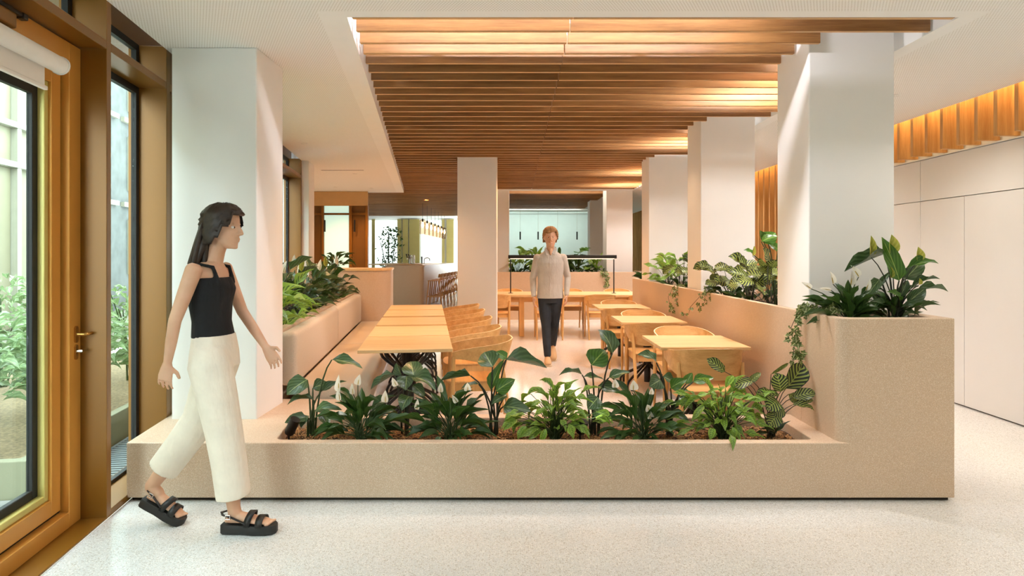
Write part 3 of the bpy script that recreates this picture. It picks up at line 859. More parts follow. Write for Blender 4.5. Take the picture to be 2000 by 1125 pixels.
# recessed ceiling spots: trim ring + lamp
ring = MB().lathe([(0.045, 0), (0.045, -0.004), (0.036, -0.004), (0.034, 0.03)], 18, cap=False).mesh('trim_ring', MT['plaster'], smooth=True)
lens = MB().lathe([(0.0001, 0.012), (0.034, 0.012)], 14, cap=False).mesh('lens', m_emit('spot_lens', (1.0, 0.80, 0.55, 1), 8))
hang = MB().lathe([(0.036, 0.02), (0.036, 0.10), (0.008, 0.11), (0.008, 3.30-Z_C-0.09)], 10).mesh('hanger', MT['black'])
def snap(y): return 3.773 + 0.2235*(math.floor((y-3.773)/0.2235) + 0.5)
def downlight(x, y, power, color, z=Z_C, spot=115, label='recessed round downlight in the white ceiling', group='ceiling downlights', real=True, size=0.05):
    up = z > Z_C                                      # between slats: fitted up in the gap, on a hanger from the soffit
    if up: y = snap(y); z = Z_C + 0.09
    t_ = thing('downlight', label, 'lamp', (x, y, z), 0, group)
    link('trim_ring', ring, t_); link('lens', lens, t_)
    if up: link('hanger', hang, t_)
    lamp('downlight_beam', 'SPOT', (x, y, z-(0.08 if up else 0.03)), power, color, target=(x, y, 0), size=size, spot=spot, blend=0.7)
SL = 'recessed spot between the oak slats'
for cy in (5.2, 6.9, 8.7): downlight(-0.95-0.13*(cy-5.2), cy+0.03, 66, WARM, Z_C+0.02, 100, SL, 'spots between slats')
for cy in (5.25, 7.05, 8.85): downlight(1.45, cy, 30, (1.0, 0.62, 0.36), Z_C+0.02, 100, SL, 'spots between slats')
for x, cy in ((0.35, 6.2), (0.35, 9.4)): downlight(x, cy, 118, (1.0, 0.46, 0.17), Z_C+0.02, 130, SL, 'spots between slats')  # spots added for general warm light and its bounce off the floor
for x, cy in ((-0.6, 11.7), (0.9, 11.75), (1.9, 11.75), (-1.8, 12.5), (-2.2, 16.5), (-1.6, 20.0)): downlight(x, cy, 70, WARM, Z_C+0.02, 130, SL, 'spots between slats')  # more spots added for warm ambient light, far end and bar
for (x, cy, tg, pw, lb) in ((0.95, snap(4.62), (1.93, 3.98, 0.55), 95, 'aimed spot between the first slats, turned to the tall planter'), (-0.55, snap(4.62), (-1.72, 4.60, 1.0), 14, 'aimed spot added between the first slats to brighten the bench column')):  # the second spot is added only to brighten the bench column
    t_ = thing('aimed_spot', lb, 'lamp', (x, cy, Z_C+0.09)); link('trim_ring', ring, t_); link('lens', lens, t_); link('hanger', hang, t_)
    lamp('aimed_beam', 'SPOT', (x, cy, Z_C+0.01), pw, (1.0, 0.97, 0.93), target=tg, size=0.05, spot=52, blend=1.0)
for x, cy in ((-2.6, 8.0), (-2.7, 11.0), (-3.64, 13.2), (-2.95, 13.4)): downlight(x, cy, 110, WARM, Z_C, 125)
for x, cy in ((3.35, 1.2), (3.35, 3.4), (3.35, 5.6), (3.35, 7.8), (3.35, 10.5), (3.35, 13.2)): downlight(x, cy, 52, HALL, Z_C, 140, 'recessed round downlight in the corridor ceiling', 'corridor downlights')
for x, cy in ((-0.4, 1.6), (1.6, 1.6), (-0.4, -0.6), (1.6, -0.6), (0.6, -2.6)): downlight(x, cy, 54, SOFT, Z_C, 140, 'unseen round downlight added to the lobby ceiling as fill light', 'added lobby fill lights')  # unseen lamps, added to light the front zone
# ---------------------------------------------------------------- leaves
def leaf_material(name, fn, rough=0.38, trans=0.22):
    t = NT(name)
    uv = t.coord('UV'); sp = t.n('ShaderNodeSeparateXYZ'); t.l(uv, sp.inputs[0])
    u = t.math('ABSOLUTE', t.math('SUBTRACT', t.math('MULTIPLY', sp.outputs[0], 2.0), 1.0))
    v = sp.outputs[1]
    col = fn(t, u, v, t.rnd())
    t.set(col, rough)
    tr = t.n('ShaderNodeBsdfTranslucent'); t.l(col, tr.inputs[0])
    mx = t.n('ShaderNodeMixShader'); mx.inputs[0].default_value = trans
    t.l(t.b.outputs[0], mx.inputs[1]); t.l(tr.outputs[0], mx.inputs[2]); t.l(mx.outputs[0], t.out.inputs['Surface'])
    return t.m
def hue(t, col, rd, amt=0.35):
    h = t.n('ShaderNodeHueSaturation'); t.val(h.inputs['Color'], col)
    t.l(t.math('MULTIPLY_ADD', rd, amt, 1.0-amt/2), h.inputs['Value'])
    return h.outputs[0]
def veined(base, light, rib, vein=26.0, slope=0.45, ribw=0.045):
    def fn(t, u, v, rd):
        ph = t.math('SUBTRACT', t.math('MULTIPLY', v, vein), t.math('MULTIPLY', u, vein*slope))
        st = t.math('POWER', t.math('ABSOLUTE', t.math('SINE', ph)), 3.0)
        c = t.mix(t.math('MULTIPLY', st, 0.55), base, light)
        c = t.mix(t.math('LESS_THAN', u, ribw), c, rib)
        return hue(t, c, rd)
    return fn
def striped(dark, light, n, duty, slope, edge=0.93):
    def fn(t, u, v, rd):
        ph = t.math('SUBTRACT', t.math('MULTIPLY', v, n), t.math('MULTIPLY', u, n*slope))
        st = t.math('LESS_THAN', t.math('FRACT', ph), duty)
        c = t.mix(st, light, dark)
        c = t.mix(t.math('GREATER_THAN', u, edge), c, dark)
        c = t.mix(t.math('LESS_THAN', u, 0.04), c, light)
        return hue(t, c, rd, 0.3)
    return fn
def blotched(base, dark):
    def fn(t, u, v, rd):
        ph = t.math('SUBTRACT', t.math('MULTIPLY', v, 6.5), t.math('MULTIPLY', u, 2.2))
        st = t.math('LESS_THAN', t.math('FRACT', ph), 0.42)
        bd = t.math('MULTIPLY', t.math('GREATER_THAN', u, 0.10), t.math('LESS_THAN', u, 0.58))
        c = t.mix(t.math('MULTIPLY', t.math('MULTIPLY', st, bd), 0.85), base, dark)
        return hue(t, c, rd, 0.4)
    return fn
LM = {
 'lily': leaf_material('peace_lily_leaf', veined(srgb(44, 74, 28), srgb(82, 112, 50), srgb(112, 140, 70)), 0.34),
 'broad': leaf_material('broad_glossy_leaf', veined(srgb(52, 78, 40), srgb(98, 122, 84), srgb(146, 164, 108), 15, 0.6, 0.045), 0.3),
 'broad_light': leaf_material('broad_green_leaf', veined(srgb(58, 98, 30), srgb(96, 138, 56), srgb(150, 176, 90), 15, 0.6, 0.05), 0.3, 0.3),
 'zebra': leaf_material('zebra_striped_leaf', striped(srgb(26, 38, 20), srgb(150, 164, 78), 6.5, 0.56, 0.34), 0.4),
 'maranta': leaf_material('blotched_green_leaf', blotched(srgb(136, 170, 66), srgb(46, 80, 28)), 0.42, 0.3),
 'dark': leaf_material('dark_calathea_leaf', striped(srgb(26, 44, 22), srgb(74, 98, 44), 8.0, 0.6, 0.35), 0.4),
 'ivy': leaf_material('ivy_leaf', veined(srgb(78, 102, 46), srgb(150, 160, 96), srgb(196, 200, 150), 9, 0.9, 0.06), 0.45),
 'shrub': leaf_material('garden_leaf', veined(srgb(112, 140, 92), srgb(170, 190, 140), srgb(190, 205, 160), 9, 0.6, 0.05), 0.4, 0.35),
}
MT['stem'] = m_plain('green_stem', srgb(52, 72, 34), 0.5, var=0.15, scale=20)
MT['stem_dark'] = m_plain('dark_stem', srgb(40, 44, 28), 0.5, var=0.15, scale=20)
MT['spathe'] = leaf_material('white_spathe', veined(srgb(246, 243, 232), srgb(252, 250, 244), srgb(232, 232, 200), 12, 0.5, 0.05), 0.5, 0.25)
MT['spathe_green'] = leaf_material('green_spathe', veined(srgb(168, 172, 72), srgb(208, 204, 110), srgb(150, 160, 60), 12, 0.5, 0.05), 0.5, 0.3)
MT['spadix'] = m_plain('yellow_spadix', srgb(196, 170, 92), 0.7)

def outline(kind, v):
    if kind == 'lance': return math.sin(math.pi*v**0.80)**0.95*(1-0.25*v)
    if kind == 'broad': return (math.sin(math.pi*min(1, v**0.62))**0.72) if 0 < v < 1 else 0.0
    if kind == 'oval':  return (math.sin(math.pi*v)**0.5) if 0 < v < 1 else 0.0
    if kind == 'spathe': return (math.sin(math.pi*v**0.75)**0.8)*(1-0.1*v) if 0 < v < 1 else 0.0
    return math.sin(math.pi*v)
def leaf_mesh(kind, mat, arch, fold, wave, nv=7, curl=0.0):
    m = MB(); U = (-1, -0.5, 0, 0.5, 1)
    rows = []
    for k in range(nv+1):
        v = k/nv
        w = max(outline(kind, v), 0.0)*0.5
        if k in (0, nv): w = 0.012
        r = []
        for u in U:
            z = arch*4*v*(1-v) + fold*abs(u)*w + wave*math.sin(v*9+1.3*u)*abs(u)*w - curl*max(0, v-0.6)**2
            m.v.append((u*w, v, z)); r.append(len(m.v)-1)
        rows.append(r)
    for k in range(nv):
        for i in range(4):
            m.face((rows[k][i], rows[k][i+1], rows[k+1][i+1], rows[k+1][i]),
                   [((U[i]+1)/2, k/nv), ((U[i+1]+1)/2, k/nv), ((U[i+1]+1)/2, (k+1)/nv), ((U[i]+1)/2, (k+1)/nv)])
    return m.mesh('leaf', mat, smooth='all')
LEAF = {}
for nm, kind, vs in (('lily', 'lance', [(0.10, 0.35, 0.12), (0.18, 0.5, 0.15), (0.03, 0.25, 0.2)]),
                     ('broad', 'broad', [(0.08, 0.20, 0.14), (0.16, 0.35, 0.2), (0.02, 0.5, 0.16)]),
                     ('broad_light', 'broad', [(0.08, 0.20, 0.14), (0.16, 0.35, 0.2), (0.02, 0.5, 0.16)]),
                     ('zebra', 'oval', [(0.06, 0.12, 0.12), (0.12, 0.3, 0.14), (0.0, 0.2, 0.2)]),
                     ('maranta', 'lance', [(0.12, 0.25, 0.22), (0.2, 0.45, 0.15), (0.04, 0.2, 0.25)]),
                     ('dark', 'lance', [(0.12, 0.25, 0.2), (0.2, 0.4, 0.15), (0.04, 0.2, 0.22)]),
                     ('shrub', 'lance', [(0.12, 0.25, 0.2), (0.2, 0.4, 0.15), (0.04, 0.2, 0.22)])):
    LEAF[nm] = [leaf_mesh(kind, LM[nm], *a) for a in vs]
LEAF['spathe'] = [leaf_mesh('spathe', MT['spathe'], -0.05, 0.75, 0.05)]
LEAF['spathe_green'] = [leaf_mesh('spathe', MT['spathe_green'], -0.05, 0.75, 0.05)]
# ivy: five-lobed flat leaf
iv = MB(); pts = []
for k, (a, r) in enumerate([(-150, .30), (-118, .46), (-95, .34), (-62, .62), (-32, .42), (0, 1.0), (32, .42), (62, .62), (95, .34), (118, .46), (150, .30)]):
    pts.append((math.sin(R(a))*r*0.62, 0.3+math.cos(R(a))*r*0.70, 0.05*(k % 2)))
iv.v = [(0, 0.22, 0)] + pts
for k in range(len(pts)-1):
    iv.face((0, k+1, k+2), [(0.5, 0.2), (pts[k][0]*0.8+0.5, pts[k][1]), (pts[k+1][0]*0.8+0.5, pts[k+1][1])])
LEAF['ivy'] = [iv.mesh('leaf', LM['ivy'])]
SPADIX = MB().tube([(0, 0.06, 0.03), (0, 0.3, 0.07), (0, 0.52, 0.07)], [0.045, 0.055, 0.03], 7).mesh('spadix', MT['spadix'], smooth=True)

def leaf_matrix(base, tip, width, normal):
    y_ = (tip-base); L = y_.length; y_.normalize()
    z_ = normal - y_*normal.dot(y_)
    if z_.length < 1e-4: z_ = Vector((0.3, -0.5, 0.8)) - y_*Vector((0.3, -0.5, 0.8)).dot(y_)
    z_.normalize(); x_ = y_.cross(z_)
    m = Matrix(((x_.x*width, y_.x*L, z_.x*L, base.x), (x_.y*width, y_.y*L, z_.y*L, base.y), (x_.z*width, y_.z*L, z_.z*L, base.z), (0, 0, 0, 1)))
    return m
class Plant:
    def __init__(self, name, label, base, seed, group=None, cat='plant'):
        self.o = thing(name, label, cat, base, 0, group); self.b = Vector(base); self.r = random.Random(seed); self.st = MB()
    def leaf(self, kind, base, tip, width, normal, name='leaf'):
        """base and tip relative to the plant foot"""
        return link(name, self.r.choice(LEAF[kind]), self.o, mat=leaf_matrix(Vector(base), Vector(tip), width, Vector(normal)))
    def stem(self, top, r=0.004, lift=0.55, foot=None):
        top = Vector(top); f = Vector(foot) if foot is not None else Vector((self.r.uniform(-.03, .03), self.r.uniform(-.03, .03), 0))
        mid = Vector((f.x+(top.x-f.x)*0.25, f.y+(top.y-f.y)*0.25, max(top.z, 0.02)*lift+0.02))
        self.st.tube(bez(f, mid, top, 5), [r*1.3, r*1.2, r*1.1, r, r*0.9, r*0.8], 5, cap=False)
    def spathe(self, base, tip, width, green=False, normal=(0, -1, 0.1)):
        s_ = self.leaf('spathe_green' if green else 'spathe', base, tip, width, normal, 'spathe')
        link('spadix', SPADIX, s_)
        self.stem(base, 0.0035, 0.7)
    def done(self, mat='stem'):
        if self.st.v: tag(self.st.build('stems', MT[mat], self.o, smooth='all'), kind='stuff')
        return self.o
    box = None
    def fan(self, kind, n, pet, L, W, elev, drop=(20, 60), squash=1.0, lim=None):
        """leaves on stalks fanning out of the foot; lim = half depth in y and x the trough leaves free"""
        for k in range(n):
            az = 2*math.pi*(k*0.618 + self.r.uniform(-.08, .08))
            el = R(self.r.uniform(*elev)); p = self.r.uniform(*pet); l = self.r.uniform(*L); w = self.r.uniform(*W)
            d = Vector((math.cos(az)*math.cos(el), math.sin(az)*math.cos(el)*squash, math.sin(el)))
            b = d*p
            e2_ = el - R(self.r.uniform(*drop))
            d2 = Vector((math.cos(az)*math.cos(e2_), math.sin(az)*math.cos(e2_)*squash, math.sin(e2_)))
            t_ = b + d2*l
            if t_.z < 0.015: t_.z = 0.015 + self.r.uniform(0, .02)
            if lim:
                for q in (b, t_):
                    if abs(q.y) > lim: q.y = math.copysign(lim + 0.15*(abs(q.y)-lim), q.y)
            if self.box:
                for q in (b, t_):
                    q.x = min(max(q.x, self.box[0]), self.box[1]); q.y = min(max(q.y, self.box[2]), self.box[3])
                    if abs(q.x) > .2 and q.z < .14: q.z = .14
                if (t_-b).length < .4*l: continue
            nrm = Vector((-math.cos(az)*math.sin(e2_), -math.sin(az)*math.sin(e2_), math.cos(e2_))) + Vector((self.r.uniform(-.4, .4), self.r.uniform(-.6, .1) - (0.9 if kind == 'zebra' else 0.25 if kind == 'maranta' else 0), 0))
            self.leaf(kind, b, t_, w, nrm); self.stem(b, 0.0028 if kind != 'broad' else 0.005)

def px_leaves(P, Y, kind, rows, r=0.0055, foot_spread=0.03, thick=True):
    """broad leaves read off the photo: leaf base, leaf tip, width in px, and how far each end stands before or behind the foot"""
    for (bx, by, tx, ty, w, dy0, dy1, nx, ny, nz) in rows:
        b_ = at(bx, by, Y+dy0) - P.b; t_ = at(tx, ty, Y+dy1) - P.b
        P.leaf(kind, b_, t_, w*Y/F_PX, (nx, ny, nz)); P.stem(b_, r, 0.75)

# mulch in the long trough
SZ = 0.285
def mulch(name, poly_fn, n, z, seed, parent, sx, sy):
    rr = random.Random(seed); m = MB()
    for _ in range(n):
        x, y_ = poly_fn(rr)
        a = rr.uniform(0, 6.28); l = rr.uniform(.006, .018); w = rr.uniform(.002, .005)
        zz = z + rr.uniform(0.0, 0.012); tl = rr.uniform(-.5, .5)*l
        c, s_ = math.cos(a), math.sin(a)
        m.add([(x-c*l-s_*w, y_-s_*l+c*w, zz-tl), (x-c*l+s_*w, y_-s_*l-c*w, zz-tl), (x+c*l+s_*w, y_+s_*l-c*w, zz+tl), (x+c*l-s_*w, y_+s_*l+c*w, zz+tl)], [(0, 1, 2, 3)])
    return tag(m.build(name, MT['chip'], parent), kind='stuff')
t = NT('bark_chips'); cc = t.coord()
t.set(t.ramp(t.noise(cc, 90, 2), [(0.3, srgb(96, 62, 34)), (0.5, srgb(158, 112, 66)), (0.7, srgb(206, 166, 112))]), 0.9); MT['chip'] = t.m
sb = MB(); nx_, ny_ = 60, 8
rr = random.Random(4)
for j in range(ny_+1):
    for i in range(nx_+1):
        y_ = TY0+0.002+(TY1-TY0-0.004)*j/ny_
        xa = TX0 - 0.14*(y_-TY0) + 0.002
        sb.v.append((xa+(TX1-0.002-xa)*i/nx_, y_, SZ-0.012+rr.uniform(-.008, .014)))
for j in range(ny_):
    for i in range(nx_):
        q = j*(nx_+1)+i; sb.face((q, q+1, q+nx_+2, q+nx_+1))
sb.build('soil_bed', MT['soil'], pl, smooth='all')
def in_trough(r_):
    y_ = r_.uniform(TY0+.01, TY1-.01); return r_.uniform(TX0-0.14*(y_-TY0)+.02, TX1-.02), y_
mulch('bark_mulch', in_trough, 9000, SZ-0.004, 3, pl, 1, 1)
def in_tall(r_): return r_.uniform(XI+0.2, X1-0.12), r_.uniform(YF+0.1, 4.19)
MB().prism(ti, 0.9, 0.985).build('soil_bed', MT['soil'], pl)
mulch('bark_mulch', in_tall, 1200, 0.99, 5, pl, 1, 1)

# ---------------------------------------------------------------- plants of the low trough
YB_ = 4.13
def foot(px, y): return Vector(((px-1000)*y/F_PX, y, SZ))
# 1 arrow-leaved plant at the bench end
P = Plant('broad_leaf_plant', 'arrow-leaved plant at the bench end of the trough, one leaf on a tall arching stalk', foot(612, YB_), 1, 'broad-leaved plants in the trough')
px_leaves(P, YB_, 'broad', [
 (648,703,708,720,26,0,-.02,-.1,-.4,.9), (600,742,560,771,44,0,-.06,-.3,-.85,.4), (611,758,645,752,26,.05,.08,.2,-.7,.6), (626,767,677,745,20,.02,.02,-.1,-.5,.9),
 (613,781,561,791,15,0,-.03,0,-.3,.9), (598,815,556,826,26,-.05,-.12,-.4,-.8,.4), (616,801,668,801,24,-.05,-.1,.1,-.6,.8), (602,812,588,836,20,-.03,-.1,-.2,-.9,.3), (632,806,642,833,24,0,-.06,.2,-.9,.3)])
P.done('stem')
# 2, 4, 8 peace lilies
def lily(px, y, seed, label, spathes, n=46, s=1.1):
    P = Plant('peace_lily', label, foot(px, y), seed, 'peace lilies in the trough')
    P.fan('lily', n, (.06*s, .20*s), (.12*s, .22*s), (.036*s, .062*s), (12, 80), (10, 55), 0.8, lim=0.17)
    for (bx, by, tx, ty, w) in spathes:
        P.spathe(at(bx, by, y-.06)-P.b, at(tx, ty, y-.08)-P.b, 1.3*w*y/F_PX)
    return P.done()
lily(706, 4.02, 2, 'peace lily with four upright white spathes beside the arrow-leaved plant', [(662,765,662,732,9), (664,782,661,757,8), (690,770,688,748,8), (699,752,703,731,11), (753,786,753,762,11)], 48)
lily(880, 4.02, 4, 'peace lily with slender white spathes under the first bistro table', [(815,800,816,779,8), (861,766,861,747,9), (914,764,913,747,11), (893,786,883,771,8), (775,754,766,737,9)], 48)
lily(1256, 3.99, 8, 'peace lily with two wide white spathes before the cafe tables', [(1201,757,1201,740,11), (1237,762,1237,742,14), (1268,802,1264,790,13), (1269,818,1271,803,10), (1271,770,1273,757,8)], 48)
# 3, 5, 7, 9 broad-leaved plants
P = Plant('broad_leaf_plant', 'broad-leaved plant with a cluster of cupped leaves before the black table foot', foot(793, YB_), 3, 'broad-leaved plants in the trough')
px_leaves(P, YB_, 'broad', [
 (808,735,802,706,42,0,.12,.1,-.8,.6), (784,733,774,709,20,.02,.08,-.6,-.7,.3), (770,732,724,761,20,.02,-.02,-.2,-.4,.9), (806,738,852,764,34,.0,-.1,.3,-.6,.7),
 (795,734,792,763,36,.0,-.08,-.1,-.9,.3), (800,774,785,802,32,-.03,-.12,-.2,-.9,.3), (806,752,830,775,24,.05,.05,.3,-.7,.5)])
P.done('stem_dark')
P = Plant('broad_leaf_plant', 'tall broad-leaved plant beside the first oak chair, one leaf arching like a tent', foot(964, YB_), 5, 'broad-leaved plants in the trough')
px_leaves(P, YB_, 'broad', [
 (962,717,946,688,46,0,.10,-.1,-.8,.6), (919,734,860,744,13,0,.0,0,-.3,.9), (988,703,1068,719,30,.0,-.03,0,-.45,.9), (983,794,1037,803,34,-.04,-.1,.1,-.8,.5),
 (935,750,900,760,14,.04,.02,0,-.4,.9), (990,772,960,790,20,0,-.05,-.2,-.8,.5)])
px_leaves(P, YB_, 'broad_light', [(959,762,985,702,22,0,.03,-.5,-.8,.2), (969,764,1006,741,32,-.03,-.02,.1,-.8,.5), (990,700,968,687,20,.04,.05,0,-.8,.6)])
P.done('stem_dark')
P = Plant('broad_leaf_plant', 'tallest broad-leaved plant with an upright cupped leaf, between the blotched and white-flowered plants', foot(1161, YB_), 7, 'broad-leaved plants in the trough')
px_leaves(P, YB_, 'broad', [
 (1196,690,1168,644,40,0,.05,.5,-.8,.4), (1189,738,1231,727,20,-.02,-.03,0,-.6,.8), (1137,732,1091,734,13,.0,-.02,0,-.4,.9), (1140,736,1180,742,13,.02,.02,0,-.5,.9),
 (1168,776,1148,800,34,-.05,-.10,-.1,-.9,.3), (1170,752,1210,768,26,.02,.0,.2,-.7,.6), (1160,800,1185,818,24,-.05,-.1,.2,-.9,.3)])
px_leaves(P, YB_, 'broad_light', [(1155,713,1182,684,46,-.02,.06,-.1,-.9,.4)])
P.done('stem_dark')
P = Plant('broad_leaf_plant', 'broad-leaved plant with grey-green leaves hanging before the cafe chairs', foot(1304, YB_), 9, 'broad-leaved plants in the trough')
px_leaves(P, YB_, 'broad', [
 (1282,708,1244,693,26,0,-.02,.1,-.6,.8), (1290,742,1268,755,34,-.03,-.08,-.1,-.9,.3), (1295,735,1318,748,22,.05,.05,.2,-.7,.6), (1326,775,1352,800,24,-.03,-.08,.2,-.8,.4), (1310,805,1345,822,20,-.05,-.1,.1,-.7,.6)])
px_leaves(P, YB_, 'broad_light', [(1310,758,1342,741,24,0,-.02,0,-.8,.5), (1354,746,1394,738,22,.02,.02,.1,-.7,.6), (1340,750,1352,728,18,.06,.08,-.3,-.8,.4)])
P.done('stem_dark')
# 6, 10 blotched prayer plants
def prayer(px, y, seed, label, n, s=1.0):
    P = Plant('prayer_plant', label, foot(px, y), seed, 'prayer plants in the trough')
    P.fan('maranta', n, (.10*s, .34*s), (.10*s, .16*s), (.040*s, .058*s), (22, 88), (25, 100), 0.8, lim=0.16)
    return P
prayer(1084, 4.06, 6, 'bright green blotched prayer plant in the middle of the trough', 92, 1.0).done()
P = prayer(1412, 4.04, 10, 'bright green blotched prayer plant beside the zebra plant, one leaf hanging over the rim', 88, 0.98)
P.leaf('maranta', Vector(at(1427, 850, 3.80))-P.b, Vector(at(1431, 881, 3.735))-P.b, .042, (0, -1, .1))
P.done()
# 11 zebra plant
P = Plant('zebra_plant', 'zebra-striped calathea at the tall end of the trough', foot(1506, 4.08), 11)
px_leaves(P, 4.08, 'zebra', [
 (1535,759,1568,709,42,.02,.04,.1,-.9,.3), (1525,765,1515,728,34,-.02,-.02,-.1,-.9,.3), (1549,776,1593,766,26,0,-.02,.1,-.8,.6), (1565,787,1601,780,11,0,0,0,-.4,.9),
 (1547,791,1590,802,16,-.02,-.05,.1,-.6,.8), (1521,771,1479,768,22,-.03,-.06,-.1,-.7,.7), (1518,782,1496,800,34,-.06,-.12,-.1,-.9,.4), (1470,744,1427,754,24,.03,.0,-.1,-.7,.6),
 (1462,748,1486,728,14,.06,.06,-.2,-.8,.5), (1416,726,1380,701,24,.06,.06,.1,-.9,.4), (1506,731,1540,709,7,.05,.06,.3,-.8,.5), (1520,808,1501,832,32,-.05,-.10,-.1,-.9,.4),
 (1530,796,1508,812,28,-.03,-.06,.1,-.9,.4), (1540,770,1560,790,26,.05,.03,.2,-.8,.5), (1500,760,1482,780,26,.06,.04,-.2,-.8,.5)], r=0.0028)
px_leaves(P, 4.08, 'dark', [(1515,846,1545,822,9,-.05,-.05,0,-.5,.9), (1500,845,1478,815,12,.0,.02,0,-.6,.8), (1510,848,1488,838,14,-.05,-.08,0,-.6,.8), (1500,848,1475,845,12,-.05,-.1,0,-.6,.8)], r=0.003)
P.done('stem_dark')
# spotlights stuck in the mulch
def spike_spot(px, py0, px1, py1, y, label, tgt):
    a = at(px, py0, y); b_ = at(px1, py1, y-0.02)
    t_ = thing('spike_spotlight', label, 'lamp', (a.x, a.y, SZ-0.03))
    d0 = Vector((0, 0, 0)); d1 = Vector((0, 0, a.z-SZ+0.03+0.01)); dv = (b_-a)
    MB().tube([d0, d1], 0.006, 6).build('spike', MT['black'], t_)
    MB().tube([d1, d1+dv*0.12, d1+dv], [0.026, 0.032, 0.032], 14).build('lamp_head', MT['black'], t_, smooth=True)
    tip = Vector(t_.location)+d1+dv*1.08
    lamp('spike_beam', 'SPOT', tip, 4, (1.0, 0.95, 0.86), target=tip+Vector(tgt), size=0.03, spot=95, blend=0.8)
    return t_
spike_spot(564, 850, 577, 822, 4.02, 'small black cylinder spotlight at the bench end of the trough', (1.0, 0.12, 0.30))
spike_spot(1133, 848, 1140, 826, 4.02, 'small black cylinder spotlight beside the bright prayer plant', (1.0, 0.05, 0.32))

# ---------------------------------------------------------------- tall end planter
YT_ = 4.02
P = Plant('tall_spathe_plant', 'big-leaved plant with yellow-green spathes on the tall planter', ((1748-1000)*YT_/F_PX, YT_, 0.985), 21)
px_leaves(P, YT_, 'broad_light', [
 (1756,548,1722,463,32,-.02,-.03,-.3,-.9,.2), (1771,524,1833,515,18,-.03,-.05,-.1,-.7,.7), (1757,586,1732,570,18,-.05,-.08,0,-.7,.7)])
px_leaves(P, YT_, 'broad', [
 (1728,496,1649,531,24,0,-.05,-.1,-.5,.9), (1766,545,1802,506,34,.03,.06,.2,-.9,.3), (1718,546,1689,582,22,0,-.05,-.2,-.8,.5), (1716,560,1743,528,11,.02,.02,0,-.6,.8),
 (1772,591,1808,562,28,-.03,-.05,.1,-.9,.4), (1757,582,1773,547,18,0,.02,-.4,-.8,.2), (1778,566,1836,545,9,0,0,0,-.5,.9), (1785,574,1852,570,6,.03,.03,0,-.5,.9), (1780,600,1835,591,6,.05,.05,0,-.5,.9),
 (1760,601,1811,607,15,-.05,-.1,.1,-.6,.8), (1735,604,1700,588,18,.0,-.02,0,-.7,.7), (1765,606,1796,617,12,-.06,-.1,.1,-.6,.8), (1700,570,1720,600,18,.05,.03,.2,-.8,.5)])
P.fan('lily', 16, (.05, .2), (.14, .22), (.04, .06), (15, 80), (10, 55), 0.7, lim=0.15)
for (bx, by, tx, ty, w) in [(1699,500,1701,460,12), (1740,496,1741,458,20), (1793,510,1793,482,16), (1739,543,1739,520,9), (1795,556,1796,543,8)]:
    P.spathe(at(bx, by, YT_-.04)-P.b, at(tx, ty, YT_-.06)-P.b, 1.15*w*YT_/F_PX, True)
P.done('stem_dark')
P = Plant('peace_lily', 'peace lily with peach-tinted spathes on the tall planter, leaning towards the ivy', ((1660-1000)*4.0/F_PX, 4.0, 0.985), 22)
P.fan('lily', 50, (.06, .19), (.13, .23), (.04, .065), (22, 84), (10, 55), 0.7, lim=0.16)
for (bx, by, tx, ty, w) in [(1627,555,1621,530,8), (1661,558,1664,529,10), (1677,541,1661,518,9), (1690,568,1699,545,7), (1584,564,1565,551,8), (1623,567,1600,563,6)]:
    P.spathe(at(bx, by, 3.98)-P.b, at(tx, ty, 3.97)-P.b, 1.35*w*4.0/F_PX)
P.done()
# ivies
def ivy(label, path_list, seed, top, n=26, size=.035):
    P = Plant('ivy', label, top, seed, 'trailing ivies')
    for path in path_list:
        pts_ = [Vector(p) - P.b for p in path]
        P.st.tube(pts_, 0.0022, 5, cap=False)
        tot = len(pts_)-1
        for k in range(n):
            f_ = P.r.random()*tot; i = min(int(f_), tot-1)
            p = pts_[i].lerp(pts_[i+1], f_-i)
            s_ = size*P.r.uniform(.6, 1.25)
            d_ = Vector((P.r.uniform(-1, 1), P.r.uniform(-.5, .3), P.r.uniform(-1, .2))).normalized()
            b_ = p + Vector((P.r.uniform(-.02, .02), P.r.uniform(-.025, .0), P.r.uniform(-.01, .015)))
            P.leaf('ivy', b_, b_+d_*s_, s_*1.1, (P.r.uniform(-.5, .3), -1, P.r.uniform(-.1, .8)))
    return P.done('stem_dark')
yv = 4.18
ivy('variegated ivy trailing over the inner edge of the tall planter beside the white column',
    [[at(1640,604,3.98), at(1612,600,4.05), at(1585,598,4.12), at(1562,602,4.22)], [at(1585,600,4.12), at(1560,606,4.2), at(1545,640,4.22), at(1551,675,4.22), at(1548,712,4.22)],
     [at(1590,600,4.1), at(1566,610,4.19), at(1553,650,4.2), at(1562,690,4.2), at(1556,702,4.2)]], 31, at(1600, 606, 4.08), 42, .05)
ivy('thin ivy hanging from the wall planter below the zebra plants', [
    [(2.05, 6.55, 1.08), at(1385,562,6.3), at(1368,578,6.3), at(1348,600,6.35), at(1345,614,6.35), at(1330,612,6.4)], [(2.05, 6.6, 1.08), at(1378,566,6.3), at(1376,590,6.3), at(1365,606,6.3)], [(2.05, 6.4, 1.08), at(1384,566,6.25), at(1392,580,6.2), at(1398,585,6.2)]], 32, (2.05, 6.5, 1.0), 16, .055)
ivy('thin ivy hanging from the wall planter before the second square column', [
    [(2.05, 7.6, 1.08), at(1318,556,7.55), at(1305,580,7.55), at(1311,608,7.55)], [(2.05, 7.7, 1.08), at(1330,558,7.4), at(1318,575,7.4), at(1325,600,7.4)]], 33, (2.05, 7.65, 1.0), 16, .06)
